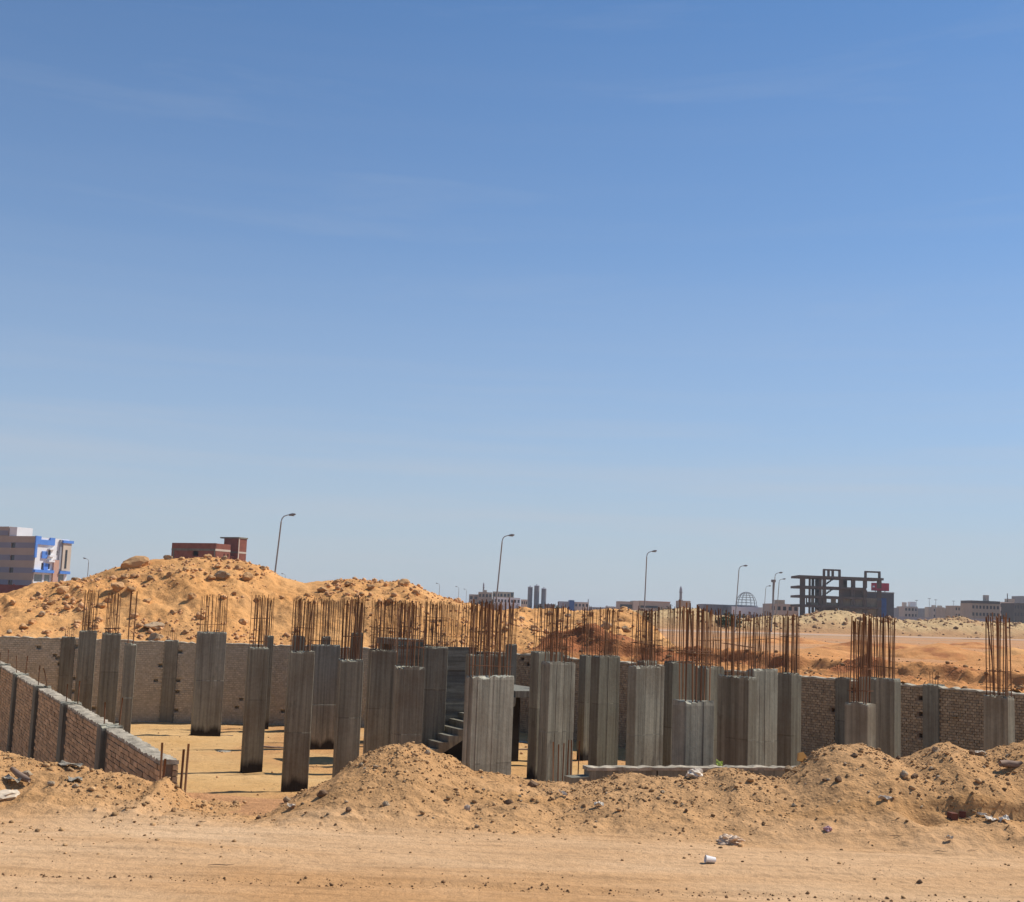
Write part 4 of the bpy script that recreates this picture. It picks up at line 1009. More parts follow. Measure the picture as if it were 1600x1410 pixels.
p = ground_hit(1124, 1200); o = link('plastic_scrap', sheet_mesh(.08, .07, 9, M['bag_green'], .014)); o.location = p + Vector((0, 0, .04)); o.rotation_euler = (.7, .3, .3); tag(o, 'bright yellow-green plastic scrap on the dirt by the beam', 'scrap')
o = put('foil_wrapper', crumple('foil_wrapper', 12, M['foil'], .8, .6, 1), 730, 1265, 11, H_near, 'silvery wrapper standing at the front of the sand pile', 'wrapper', None, 0, (0, 0, .3), (1, 1, 1), (8, 15))
p = ground_hit(1252, 1184); m = MB(); m.prism([(-.05, -.035), (.04, -.04), (.06, .02), (.02, .065), (-.035, .05)], -.012, .012)
o = m.build('clay_shard', M['plastic_orange']); o.location = (p.x, p.y, p.z + .05); o.rotation_euler = (-.3, .1, .3); tag(o, 'orange clay shard standing at the left end of the right bank', 'shard')
for i, (x, y, w) in enumerate([(1488, 1280, 11), (1504, 1277, 8)]):
    p = ground_hit(x, y); s = w / FPX * p.y; m = MB(); m.box(-s * .5, s * .5, -s * .6, s * .6, -.02, s * .85)
    o = m.build('brick_piece', M['brick_red']); o.location = p; o.rotation_euler = (.05, .06, .2 + i); tag(o, ['larger dark red brick piece in front of the small trench', 'smaller brown brick piece in front of the small trench'][i], 'brick')
for (x, y, w, dp, rot, mt, nm, lab) in [
        (1548, 1283, .11, .12, (.5, .3, .4), 'bag_white', 'paper_scrap', 'torn white paper, left sheet of the pair at the trench'),
        (1569, 1283, .11, .13, (.5, -.4, -.3), 'bag_white', 'paper_scrap', 'torn white paper, right sheet of the pair at the trench'),
        (1531, 1179, .14, .08, (.1, .05, .1), 'card', 'paper_scrap', 'white card lying in the dip of the right bank'),
        (1535, 1277, .13, .05, (.1, .1, -.3), 'card', 'paper_scrap', 'thin pale strip of paper left of the torn sheets'),
        (935, 1260, .12, .07, (.2, .1, .2), 'bag_white', 'paper_scrap', 'white scrap on the dirt left of the edge beam'),
        (1483, 1313, .08, .05, (.1, .1, .2), 'card', 'paper_scrap', 'small white scrap on the road at right'),
        (880, 1243, .13, .03, (.2, .5, -.6), 'bag_white', 'plastic_strip', 'white bent plastic strip on the dirt below the starter bars'),
        (110, 1198, .30, .12, (.3, .1, -.2), 'mortar_white', 'plaster_scrap', 'whitish plaster scrap against the brick wall'),
        (117, 1222, .16, .12, (.3, .1, .5), 'mortar_white', 'plaster_scrap', 'whitish plaster piece in the left rubble'),
        (455, 1263, .10, .06, (.2, .1, .3), 'card', 'paper_scrap', 'pale scrap left of the sand pile foot'),
        (1383, 1250, .14, .08, (.3, .1, .3), 'foil', 'plastic_scrap', 'grey plastic scrap at the foot of the right bank')]:
    try: p = ground_hit(x, y)
    except IndexError: continue
    o = link(nm, sheet_mesh(w * .8, dp * .8, int(x), M[mt], .012)); o.location = p + Vector((0, 0, .02)); o.rotation_euler = (rot[0] * .3, rot[1] * .6, rot[2]); tag(o, lab, 'scrap')
# broken pipe and torn cement bag at the left edge
p = ground_hit(33, 1226); m = MB()
m.tube([(-.13, 0, .07), (-.06, 0, .035), (.03, 0, .0), (.09, 0, -.01)], [.02, .028, .034, .02], 10)
o = m.build('broken_pipe', M['board_wood'], None, True); o.location = p + Vector((0, 0, .05)); o.rotation_euler = (0, 0.1, -.25); tag(o, 'grey-brown broken pipe piece lying on the left bank', 'pipe')
p = ground_hit(10, 1250); o = link('cement_bag', crumple('cement_bag', 21, M['card'], 1.3, .8, .35, 3, .3)); o.location = p + Vector((-.05, .05, .02)); o.scale = (.24, .24, .24); o.rotation_euler = (.15, -.1, .35)
tag(o, 'torn pale cement bag at the left picture edge', 'bag')
p = ground_hit(22, 1222); o = link('plaster_scrap', sheet_mesh(.3, .12, 91, M['mortar_white'], .03)); o.location = p + Vector((0, -.05, .03)); o.scale = (.6, .6, .6); o.rotation_euler = (.1, .15, -.4); tag(o, 'grey plaster sheet just under the broken pipe', 'scrap')
# broken concrete cylinder on the right bank
p = ground_hit(1580, 1202); m = MB(); m.tube([(-.12, 0, 0), (-.04, .005, .004), (.05, 0, 0), (.12, .01, .01)], [.03, .038, .036, .028], 10)
o = m.build('log_piece', M['board_wood'], None, True); o.location = p + Vector((0, 0, .04)); o.rotation_euler = (0, .05, .1); tag(o, 'brown log-like piece lying on the right bank near the border', 'log')
# twigs on the road
M['twig'] = simple('twig', (.13, .09, .06), .3, 6, .9)
for i, (x, y, L_, a) in enumerate([(345, 1355, .28, .05), (1200, 1294, .16, -.1), (1470, 1333, .18, -.3), (1520, 1332, .16, .3), (315, 1287, .12, .1), (1400, 1309, .2, .05), (1385, 1252, .2, -.5), (770, 1225, .22, .4)]):
    p = ground_hit(x, y); m = MB(); L_ *= .7; m.tube([(-L_ / 2, 0, 0), (-L_ / 6, .004, .006), (L_ / 5, -.003, .004), (L_ / 2, .006, .010)], [.0015, .003, .0025, .001], 6)
    o = m.build('twig', M['twig']); o.location = p + Vector((0, 0, .01)); o.rotation_euler = (0, 0, a); tag(o, 'thin dry twig lying on the sand in the foreground', 'twig', 'dry twigs on the sand')

# spilled mortar and boards lying on the pit floor
for i, (px, py, w, d_, lab) in enumerate([(500, 1166, .9, .5, 'pale spilled mortar on the pit floor by the broad grey column'), (812, 1160, .5, .35, 'pale crumbs of mortar on the pit floor right of the widest column'), (640, 1010 + 150, .6, .4, 'mortar spill near the stair foot'), (350, 1175, .35, .25, 'small mortar splash on the open pit floor, left')]):
    p = ground_hit(px, py, H_floor, (19, 44)); o = link('mortar_spill', crumple('mortar_spill', 40 + i, M['mortar_white'], 1, 1, .06, 3, .5)); o.location = p + Vector((0, 0, .004)); o.scale = (w, d_ * 1.6, 1); tag(o, lab, 'spill')
for i, (px, py, L_, a_, lab) in enumerate([(330, 1150, 1.3, .2, 'loose formwork board beside the wide column foot'), (420, 1168, 1.0, -.25, 'loose board on the pit floor behind the olive-grey column'), (815, 1172, .7, .5, 'short board on the pit floor right of the widest column')]):
    p = ground_hit(px, py, H_floor, (19, 44)); o = MB().box(-L_ / 2, L_ / 2, -.06, .06, 0, .03).build('board', M['board_wood']); o.location = p; o.rotation_euler = (0, .01, a_); tag(o, lab, 'board')

# ------------------------------------------------------------------ buildings
M['white_wall'] = simple('white_wall', (.76, .75, .74), .06, .3)
M['taupe'] = simple('taupe', (.40, .315, .25), .06, .3)
M['band_blue'] = simple('band_blue', (.235, .235, .28), .06, .3)
M['paint_blue'] = simple('paint_blue', (.10, .25, .66), .1, .5, .6)
M['salmon'] = simple('salmon', (.55, .33, .24), .08, .5)
M['cream'] = simple('cream', (.56, .47, .37), .08, .4)
M['beige'] = simple('beige', (.44, .365, .29), .10, .3)
M['tan_wall'] = simple('tan_wall', (.40, .31, .22), .12, .3)
M['grey_wall'] = simple('grey_wall', (.25, .25, .255), .12, .3)
M['dark_frame'] = simple('dark_frame', (.095, .078, .066), .2, .6)
M['dark_panel'] = simple('dark_panel', (.075, .085, .11), .15, .5, .5)
M['panel_blue'] = simple('panel_blue', (.03, .09, .28), .2, .5, .4)
M['sign_red'] = simple('sign_red', (.46, .03, .06), .12, .6, .5)
M['glass_dark'] = simple('glass_dark', (.03, .035, .04), .2, 1, .25, spec=.5)
M['glass_teal'] = simple('glass_teal', (.22, .27, .26), .2, 1, .25, spec=.5)
M['metal_grey'] = simple('metal_grey', (.20, .20, .205), .15, 1.5, .5)
M['pole'] = simple('pole', (.27, .26, .25), .12, 1.0, .5)
M['brick_house'] = simple('brick_house', (.235, .085, .055), .18, 1.0, .95)
M['red_wall'] = simple('red_wall', (.16, .05, .04), .15, 1)
M['lead'] = simple('lead', (.30, .31, .34), .1, 1)

def parts(root, items):
    for nm, mt, bxs in items:
        m = MB()
        for b in bxs: m.box(*b)
        m.build(nm, M[mt], root)

# striped apartment building, far left: local x along the lit facade, local y along the shaded side
D = 318.0; c0 = at(56, 838, D); zt = c0.z; fw = .16
R = empty('striped_building', (c0.x, c0.y, 0), math.radians(60)); tag(R, 'beige and slate striped apartment block with blue and white facade, far left', 'building')
Ls = 34.0; st_h = 3.12
holes = []
ym = 7.2
for k in range(4): holes.append((ym, ym + 1.6, zt - 1.75 - 1.25 - k * st_h, zt - 1.7 - k * st_h))
holes += [(y + 9, z1 + 0 and y + 10.6 or y + 10.6, z0, z1) for (y, _, z0, z1) in list(holes)]
# side wall: build with x=length then turn so that it lies along local y
sw = MB(); sw.wall(0, Ls, 0, zt, -.3, 0, holes)
o = sw.build('side_wall', M['taupe'], R); o.rotation_euler = (0, 0, PI / 2)
for k in range(4):
    z1 = zt - 1.62 - k * st_h; m = MB(); m.wall(0, Ls, z1 - 1.35, z1, .004, .05, holes); o = m.build('stripe', M['band_blue'], R); o.rotation_euler = (0, 0, PI / 2)
for h in holes:
    m = MB(); m.box(h[0], h[1], -.28, -.24, h[2], h[3]); o = m.build('window', M['glass_dark'], R); o.rotation_euler = (0, 0, PI / 2); MB().box(h[0] - .06, h[1] + .06, .0, .12, h[2] - .12, h[2] - .02).build('sill', M['cream'], o)
FW = 10.6
parts(R, [('roof', 'taupe', [(.3, FW, .3, Ls, zt - .5, zt - .25)]), ('rear_wall', 'white_wall', [(FW - .25, FW, .3, Ls, 0, zt - .3)]),
          ('roof_room', 'taupe', [(.2, 4.0, 10.5, 22, zt - .2, zt + 2.4)]), ('roof_room_stripe', 'band_blue', [(.15, .199, 10.5, 22, zt + .2, zt + 1.4)]),
          ('stair_room', 'white_wall', [(.4, 5.2, 7.6, 10.4, zt - .2, zt + 2.3)])])
fh = [(.5, 3.0, zt - 11.2, zt - 9.4), (3.6, 5.3, zt - 11.2, zt - 9.4), (7.7, 9.7, zt - 11.4, zt - 9.1), (2.4, 3.1, zt - 8.2, zt - 6.5), (4.4, 5.1, zt - 8.0, zt - 6.6), (4.2, 5.0, zt - 4.4, zt - 3.2), (6.9, 7.3, zt - 7.6, zt - 6.4), (6.8, 7.2, zt - 4.4, zt - 3.2)]
m = MB(); m.wall(.004, FW, 0, zt - .2, 0, .3, fh); m.build('front_wall', M['white_wall'], R)
for h in fh: MB().box(h[0], h[1], .22, .27, h[2], h[3]).build('window', M['glass_teal' if h[2] < zt - 9 else 'glass_dark'], R)
parts(R, [('blue_frame', 'paint_blue', [(-.12, .5, -.35, -.004, zt - 5.3, zt + .1), (.5, 5.8, -.35, -.004, zt - 2.0, zt - .75), (.5, 1.5, -.35, -.004, zt - .75, zt + .05), (4.3, 5.8, -.35, -.004, zt - .75, zt - .1), (2.2, 3.8, -.3, -.004, zt - 5.4, zt - 3.6), (3.0, 4.3, -.3, -.004, zt - 8.2, zt - 6.6)]),
          ('blue_ledge', 'paint_blue', [(-.1, 5.8, -.9, -.004, zt - 8.95, zt - 8.25)]), ('blue_ledge', 'paint_blue', [(7.7, 10.9, -.9, -.004, zt - 9.0, zt - 8.3)]),
          ('pier', 'salmon', [(5.85, 7.5, -.5, -.004, zt - 13.5, zt - 5.6)]), ('upper_pier', 'lead', [(7.45, 8.1, -.4, -.004, zt - 7.8, zt - .4)]),
          ('balcony', 'white_wall', [(4.0, 5.8, -.9, -.004, zt - 4.9, zt - 4.45)]), ('balcony', 'white_wall', [(4.0, 5.8, -.9, -.004, zt - 6.2, zt - 5.75)]), ('balcony', 'white_wall', [(4.0, 5.8, -.9, -.004, zt - 3.2, zt - 2.8)]),
          ('purple_panel', 'band_blue', [(6.4, 7.4, -.3, -.004, zt - 6.5, zt - 5.5)]),
          ('corner_tower', 'cream', [(8.3, 10.9, -.6, 6, zt - 8.2, zt - 1.2)]), ('tower_window', 'glass_dark', [(9.1, 9.7, -.66, -.604, zt - 7.6, zt - 2.9)]), ('tower_cap', 'paint_blue', [(8.0, 11.3, -.9, 6.2, zt - 1.19, zt - .5)])])
bw = at(20, 914, 300); W2 = empty('boundary_wall', (bw.x - 12, bw.y, 0), math.radians(5)); tag(W2, 'dark red boundary wall below the striped apartment block', 'wall')
parts(W2, [('panel', 'red_wall', [(k * 4.0, k * 4.0 + 3.7, 0, .25, 0, bw.z)]) for k in range(5)] + [('post', 'red_wall', [(k * 4.0 - .3, k * 4.0 - .004, -.06, .31, 0, bw.z + .2)]) for k in range(6)])

# red brick house behind the heap
D = 250.0; c0 = at(337, 849, D); zt = c0.z
R = empty('brick_house', (c0.x, c0.y, 0), math.radians(60)); tag(R, 'unfinished dark red brick house with roof stair tower behind the heap', 'house')
Ls = 11.6; FW = 4.3
hs = [(4.4, 5.9, zt - 2.55, zt - 1.55)]; m = MB(); m.wall(0, Ls, 0, zt, -.3, 0, hs); o = m.build('side_wall', M['brick_house'], R); o.rotation_euler = (0, 0, PI / 2)
m = MB(); m.wall(-.02, Ls + .02, zt - 1.52, zt - 1.1, .004, .04, ()); m.box(Ls - .75, Ls - .4, .004, .04, 0, zt - 1.525); m.box(0, .25, .004, .04, 0, zt - 1.525); o = m.build('concrete_band', M['concrete_plain'], R); o.rotation_euler = (0, 0, PI / 2)
fh = [(2.4, 2.75, zt - 2.5, zt - 1.9), (3.5, 3.85, zt - 2.5, zt - 1.9)]
m = MB(); m.wall(.004, FW, 0, zt - .03, 0, .3, fh); m.build('front_wall', M['brick_house'], R)
parts(R, [('concrete_band', 'cream', [(.006, FW + .02, -.04, -.004, zt - 1.5, zt - 1.1)]), ('roof', 'concrete_plain', [(.3, FW, .3, Ls, zt - 1.0, zt - .8)]), ('rear_wall', 'brick_house', [(FW - .3, FW, .31, Ls, 0, zt - .05), (.31, FW - .31, Ls - .3, Ls, 0, zt - .05)])])
tz = zt + 1.35; TX = 6.6
m = MB(); m.box(TX + .003, TX + 2.4, 0, .3, 0, tz); m.build('tower_front', M['brick_house'], R)
m = MB(); m.box(TX, TX + .3, .301, 3.9, 0, tz); m.box(TX + 2.1, TX + 2.4, .301, 3.9, 0, tz - .05); m.box(TX + .301, TX + 2.099, 3.6, 3.9, 0, tz - .05); m.build('tower_wall', M['brick_house'], R)
parts(R, [('tower_roof', 'concrete_plain', [(TX - .15, TX + 2.55, -.12, 4.9, tz + .004, tz + .28)]), ('corner_column', 'cream', [(TX - .04, TX + .22, -.05, -.004, 0, tz - .004)]), ('tower_band', 'cream', [(TX + .23, TX + 2.4, -.045, -.004, zt - 1.6, zt - 1.25)]), ('tower_band', 'concrete_plain', [(TX - .04, TX - .004, .1, 3.9, zt - 1.6, zt - 1.25)]), ('link_wall', 'brick_house', [(FW + .003, TX - .003, 1.0, 1.3, 0, zt - 2.2)])])

# unfinished concrete frame building at right
D = 400.0
def fx(zx): return 1220 + zx / 8
def fy(zy): return 870 + zy / 8
base = at(fx(245), 965, D); sc_ = D / FPX
R = empty('frame_building', (base.x, base.y, 0), math.radians(-2.2)); tag(R, 'unfinished dark concrete frame building with bare columns and slabs', 'building')
def LX(zx): return (zx - 245) / 8 * sc_
def LZ(zy, zx=700): return at(fx(zx), fy(zy), D).z
zs_ = [LZ(235 + 14), LZ(368 + 10), LZ(490 + 6), LZ(612)]
levels = [(zs_[0], -30, 1262), (zs_[1], -34, 1050), (zs_[2], -34, 1050), (zs_[3], -34, 1200)]
for z, a, b in levels: MB().box(LX(245 + a), LX(b), -.6, 12.6, z - .72, z).build('floor_slab', M['dark_frame'], R)
for zx, w in ((270, 6), (358, 2.2), (488, 3), (538, 4), (745, 4.5), (880, 2.2), (908, 2.2), (1040, 4.5), (1215, 5)):
    for yy in (0, 11.4):
        zz = [0] + [q for q in reversed(zs_)]
        for k in range(4):
            if yy > 0 and w > 4.4: continue
            w_ = w * sc_ / 2 * 1.35
            MB().box(LX(zx) - w_, LX(zx) + w_, yy, yy + .6, zz[k] + .003 if k else 0, zz[k + 1] - .723).build('column', M['dark_frame'], R)
for (a, b, zy, inner) in ((522, 738, 160, (590, 642)), (1035, 1230, 166, ())):
    zt_ = LZ(zy); m = MB(); m.box(LX(a), LX(b), 0, .8, zt_ - .5, zt_)
    for q in (a + 12, b - 12) + tuple(inner): m.box(LX(q) - .35, LX(q) + .35, .05, .75, zs_[0] + .003, zt_ - .503)
    m.build('roof_frame', M['dark_frame'], R)
m = MB(); m.wall(LX(480), LX(1030), zs_[3] + .003, zs_[2] - .723, 1.0, 1.3, [(LX(575), LX(628), zs_[3] + .9, zs_[2] - .7), (LX(690), LX(715), zs_[3] + .9, zs_[2] - .7)]); m.build('infill_wall', M['concrete_plain'], R)
m = MB(); m.wall(LX(320), LX(480), zs_[3] + .003, zs_[2] - .723, 1.0, 1.3, [(LX(335), LX(350), zs_[3] + .7, zs_[2] - .7), (LX(362), LX(384), zs_[3] + .7, zs_[2] - .7), (LX(416), LX(466), zs_[3] + .7, zs_[2] - .7)]); m.build('infill_wall', M['concrete_plain'], R)
MB().box(LX(740), LX(1200), .9, 1.2, 0, zs_[3] - .726).build('infill_wall', M['concrete_plain'], R)
MB().box(LX(520), LX(738), 3.0, 3.3, 0, zs_[3] - .726).build('infill_wall', M['dark_frame'], R)
MB().box(LX(760), LX(1030), 1.0, 1.3, zs_[2] + .003, zs_[2] + 2.4).build('infill_wall', M['dark_frame'], R)
MB().box(LX(1052), LX(1195), 1.0, 1.3, zs_[3] + .003, zs_[2] - .2).build('infill_wall', M['concrete_plain'], R)
for k, (za, zb) in enumerate(((zs_[2], zs_[1]), (zs_[1], zs_[0]))):
    m = MB(); n = 8
    for i in range(n): m.box(LX(560) + i * .5, LX(560) + i * .5 + .55, 5, 6.4, za + (zb - za) * i / n, za + (zb - za) * (i + 1) / n)
    m.build('stair_flight', M['dark_frame'], R)
# dark clad block with red rooftop sign beside it
q = at(fx(1060), 965, D + 14); R2 = empty('clad_block', (q.x, q.y, 0), math.radians(-2.2)); tag(R2, 'dark slate clad block with a blue panel right of the bare frame', 'building')
wb = (1410 - 1060) / 8 * sc_ * 1.03; zb_ = at(fx(1300), fy(458), D + 14).z
parts(R2, [('wall', 'dark_panel', [(0, wb, 0, 16, 0, zb_)]), ('blue_panel', 'panel_blue', [(wb * .55, wb * .73, -.12, -.004, 0, zb_ - 1.6)]), ('parapet', 'metal_grey', [(-.1, wb + .1, -.1, 16.1, zb_ + .004, zb_ + .35)])])
q = at(fx(1140), 930, D + 18); R3 = empty('roof_sign', (q.x, q.y, zb_ + .36), math.radians(-2.2)); tag(R3, 'red box sign on the roof of the dark clad block', 'sign')
ws = (1352 - 1140) / 8 * sc_ * 1.04; zs3 = at(fx(1240), fy(330), D + 18).z - zb_ - .36; zs4 = at(fx(1240), fy(428), D + 18).z - zb_ - .36
parts(R3, [('sign_box', 'sign_red', [(0, ws, 0, 1.2, zs4, zs3)]), ('sign_mark', 'white_wall', [(ws * .03, ws * .16, -.05, -.004, zs4 + (zs3 - zs4) * .42, zs4 + (zs3 - zs4) * .62), (ws * .44, ws * .5, -.05, -.004, zs4 + (zs3 - zs4) * .35, zs4 + (zs3 - zs4) * .66)]), ('sign_post', 'metal_grey', [(ws * .2, ws * .24, .4, .8, 0, zs4), (ws * .76, ws * .8, .4, .8, 0, zs4)])])

def block(name, px0, px1, ytop, D, mat, label, cat='building', depth=14, rows=0, ncol=0, win='glass_dark', rz=0.0, parapet=True, extras=(), band=None, group=None):
    a = at(px0, ytop, D); b = at(px1, ytop, D); w = b.x - a.x; z = (a.z + b.z) / 2
    R = empty(name, (a.x, D, 0), rz); tag(R, label, cat, group)
    hs = []
    if rows:
        for r_ in range(rows):
            z1 = z - .9 - r_ * 3.1
            for c_ in range(ncol):
                x = w * (c_ + .5) / ncol; hw = min(.75, w / ncol * .3); hs.append((x - hw, x + hw, z1 - 1.4, z1))
    hs = [h for h in hs if h[2] > .3]
    m = MB(); m.wall(0, w, 0, z, 0, .35, hs); m.build('wall', M[mat], R)
    m = MB(); m.box(0, .35, .351, depth, 0, z); m.box(w - .35, w, .351, depth, 0, z); m.box(.351, w - .351, depth - .35, depth, 0, z); m.build('side_wall', M[mat], R)
    MB().box(.352, w - .352, .352, depth - .352, z - .6, z - .35).build('roof', M[mat], R)
    for h in hs: MB().box(h[0] + .01, h[1] - .01, .2, .25, h[2] + .01, h[3] - .01).build('window', M[win], R)
    if band: MB().box(w * band[0], w * band[1], -.06, -.004, z - band[3], z - band[2]).build('window_band', M[band[4]], R)
    for (nm, f0, f1, dz0, dz1, y0, y1, mt) in extras: MB().box(w * f0, w * f1, y0, y1, z + dz0, z + dz1).build(nm, M[mt], R)
    return R
block('beige_building', 733, 747, 929, 610, 'beige', 'low beige left wing of the complex by the silos', rows=2, ncol=2)
block('beige_building', 747.5, 769, 925.5, 606, 'tan_wall', 'tan middle wing of the complex left of the silos, behind a lamp post', rows=2, ncol=4, extras=[('roof_room', .3, .6, .0, 1.0, 3, 8, 'beige')])
block('beige_building', 770, 803, 925, 615, 'tan_wall', 'widest tan wing of the complex left of the silos', rows=2, ncol=6, extras=[('sign_panel', .86, .99, -1.6, -.3, -.2, -.004, 'glass_dark')])
block('white_annex', 772, 813, 934, 598, 'white_wall', 'low white annex in front of the tan complex', rows=1, ncol=8)
block('white_house', 814.5, 824.5, 937, 640, 'cream', 'small pale house immediately left of the silos', rows=1, ncol=3)
for i, (a, b, yt, lab) in enumerate(((825, 832.4, 915.5, 'left grey cement silo of three on the skyline'), (835, 843, 913.5, 'middle and tallest grey cement silo on the skyline'), (846.2, 854, 918, 'right grey cement silo standing a little apart on the skyline'))):
    p = at((a + b) / 2, yt, 600); rr = (b - a) / FPX * 300; R = empty('silo', (p.x, p.y, 0)); tag(R, lab, 'silo', 'cement silos')
    m = MB(); m.lathe([(.3, 1.2), (rr, 3.2), (rr, p.z - .9), (rr * .96, p.z - .88)], 18); m.build('tank', M['metal_grey'], R)
    m = MB(); m.lathe([(rr * 1.06, p.z - .87), (rr * 1.06, p.z - .6), (rr * .4, p.z - .3), (.3, p.z)], 18); m.build('cap', M['lead'], R)
    for k in range(4):
        an = k * PI / 2 + .4; MB().tube([(rr * .8 * math.cos(an), rr * .8 * math.sin(an), 0), (rr * .8 * math.cos(an), rr * .8 * math.sin(an), 3.4)], .12, 6).build('leg', M['metal_grey'], R)
block('plant_shed', 841, 867, 944, 590, 'grey_wall', 'low dark shed of the batching plant under the silos')
block('blue_building', 874, 889.5, 940, 650, 'lead', 'pale blue-grey hall right of the silos', rows=0)
block('blue_building', 889.8, 897.5, 938, 648, 'panel_blue', 'narrow deep blue block between blue-grey and cream halls')
block('cream_hall', 897.8, 920, 941, 652, 'cream', 'cream hall with thin corner mast right of the blue block', extras=[('mast', .93, .99, 0, 1.6, 0, .4, 'lead')], rows=1, ncol=4)
block('low_house', 922, 946, 949, 900, 'grey_wall', 'faint grey rooftops between cream hall and long building', rows=1, ncol=6)
block('low_house', 948, 966, 948, 920, 'beige', 'faint beige rooftop left of the long low building', rows=1, ncol=5)
block('long_building', 967, 989, 940, 560, 'beige', 'left half of the long low building with dark window band', band=(.1, .95, 1.3, 2.9, 'glass_dark'))
block('stair_tower', 989.5, 999, 939, 558, 'cream', 'pale stair tower between the halves of the long low building')
block('long_building', 999.5, 1047, 941, 562, 'beige', 'right half of the long low building with ribbon windows', band=(.03, .6, 1.7, 2.7, 'glass_dark'), extras=[('roof_edge', -.01, 1.01, -.01 + .02, .35, -.2, 13, 'salmon')])
# minaret
def minaret(px, yt, D, w, label):
    p = at(px, yt, D); h = p.z; rr = w / FPX * D / 2; R = empty('minaret', (p.x, p.y, 0)); tag(R, label, 'minaret')
    m = MB(); m.lathe([(rr * 1.1, 0), (rr, h * .55), (rr, h * .56)], 8); m.build('shaft', M['grey_wall'], R)
    m = MB(); m.lathe([(rr * 1.3, h * .561), (rr * 1.3, h * .59), (rr * .8, h * .60), (rr * .75, h * .80), (rr * 1.0, h * .81), (rr * 1.0, h * .83)], 8); m.build('gallery', M['grey_wall'], R)
    m = MB(); m.lathe([(rr * .8, h * .831), (rr * .8, h * .90), (rr * .5, h * .96), (.05, h)], 8); m.build('cap', M['lead'], R)
minaret(1064, 916, 620, 5.5, 'dark twin-shafted minaret on the skyline beside the tan block')
minaret(756, 910, 800, 3.2, 'thin distant minaret rising behind the tan complex')
block('tan_block', 1063, 1079, 939, 540, 'tan_wall', 'tan block at the foot of the skyline minaret')
block('grey_hall', 1099, 1158, 945, 480, 'grey_wall', 'long grey hall with vertical panels left of the wire dome', extras=[('panel', k / 12 + .01, k / 12 + .075, -4.2, -.3, -.12, -.004, 'metal_grey') for k in range(12)])
# building with steel lattice dome
D = 470.0; pd = at(1170, 946, D); R = empty('domed_building', (pd.x, pd.y, 0)); tag(R, 'white arcaded building carrying an open steel lattice dome', 'building')
rad = 16.5 / FPX * D
hs = [(-5.6 + k * 1.6, -4.7 + k * 1.6, .8, 3.4) for k in range(7)]
m = MB(); m.wall(-6.2, 6.2, 0, pd.z - .6, 0, .4, hs); m.build('arcade_wall', M['white_wall'], R)
MB().box(-6.2, 6.2, .41, 10, 0, pd.z - .65).build('hall', M['grey_wall'], R)
m = MB(); m.lathe([(rad * 1.05, pd.z - .65), (rad * 1.1, pd.z - .3), (rad * 1.1, pd.z)], 28, (0, 5)); m.build('drum', M['lead'], R)
ht = at(1170, 925, D).z - pd.z
for k in range(14):
    a = 2 * PI * k / 14; path = [(rad * math.cos(a) * math.cos(t), 5 + rad * math.sin(a) * math.cos(t), pd.z + ht * math.sin(t)) for t in np.linspace(0, PI / 2 - .03, 9)]
    MB().tube(path, .07, 5).build('dome_rib', M['metal_grey'], R)
for t in np.linspace(.2, 1.3, 6):
    path = [(rad * math.cos(t) * math.cos(a), 5 + rad * math.cos(t) * math.sin(a), pd.z + ht * math.sin(t)) for a in np.linspace(0, 2 * PI, 25)]
    MB().tube(path, .06, 5, False).build('dome_ring', M['metal_grey'], R)
block('tan_building', 1204, 1248, 944, 455, 'beige', 'tan flat-roofed building left of the concrete frame', rows=1, ncol=5, extras=[('roof_room', .28, .55, 0, 1.4, 2, 7, 'tan_wall')])
# right skyline
city = [(1404, 1413, 950, 700, 'grey_wall', 2, 2, 'narrow grey house just right of the dark clad block', []),
        (1413.3, 1434, 948, 690, 'beige', 2, 4, 'pale house with two rooftop tanks on the right skyline', [('roof_tank', .02, .25, 0, 2.2, 2, 5, 'cream'), ('roof_tank', .5, .95, 0, 2.6, 2, 6, 'white_wall')]),
        (1434.3, 1446, 953, 720, 'cream', 2, 3, 'low cream house right of the tank-topped house', []),
        (1446.3, 1458, 951, 705, 'grey_wall', 2, 3, 'grey house between two cream ones on the right skyline', []),
        (1458.3, 1476, 949, 680, 'beige', 3, 5, 'beige house with parapet posts on the right skyline', [('roof_room', .1, .35, 0, 1.0, 2, 5, 'cream'), ('roof_room', .6, .9, 0, .9, 2, 5, 'cream')]),
        (1476.3, 1492, 951, 660, 'tan_wall', 2, 4, 'tan house with sloping roofline on the right skyline', []),
        (1492.3, 1518, 947, 640, 'tan_wall', 2, 6, 'light tan house left of the brown flat-roofed block', []),
        (1518.3, 1562, 943.5, 560, 'tan_wall', 2, 8, 'brown block with dark flat roof and small tower on the right skyline', [('roof_edge', -.02, 1.0, .01, 1.2, -.4, 13, 'dark_frame'), ('roof_tower', .55, .68, 1.21, 3.8, 2, 5, 'cream')]),
        (1562.3, 1584, 941, 590, 'cream', 3, 5, 'cream tall house right of the brown flat-roofed block', [('mast', .60, .64, 0, 4, 1, 1.4, 'dark_frame'), ('roof_room', .7, 1.2, 0, 1.6, 2, 6, 'beige')]),
        (1584.3, 1612, 943, 540, 'dark_frame', 3, 6, 'dark unfinished house grid at the right picture edge', []),
        (1599, 1630, 932, 600, 'grey_wall', 4, 5, 'grey tall block cut by the right picture edge', [])]
for (a, b, yt, D, mt, rw, nc, lab, ex) in city: block('house', a, b, yt, D, mt, lab, 'house', rows=rw, ncol=nc, extras=ex, group='houses of the right skyline')
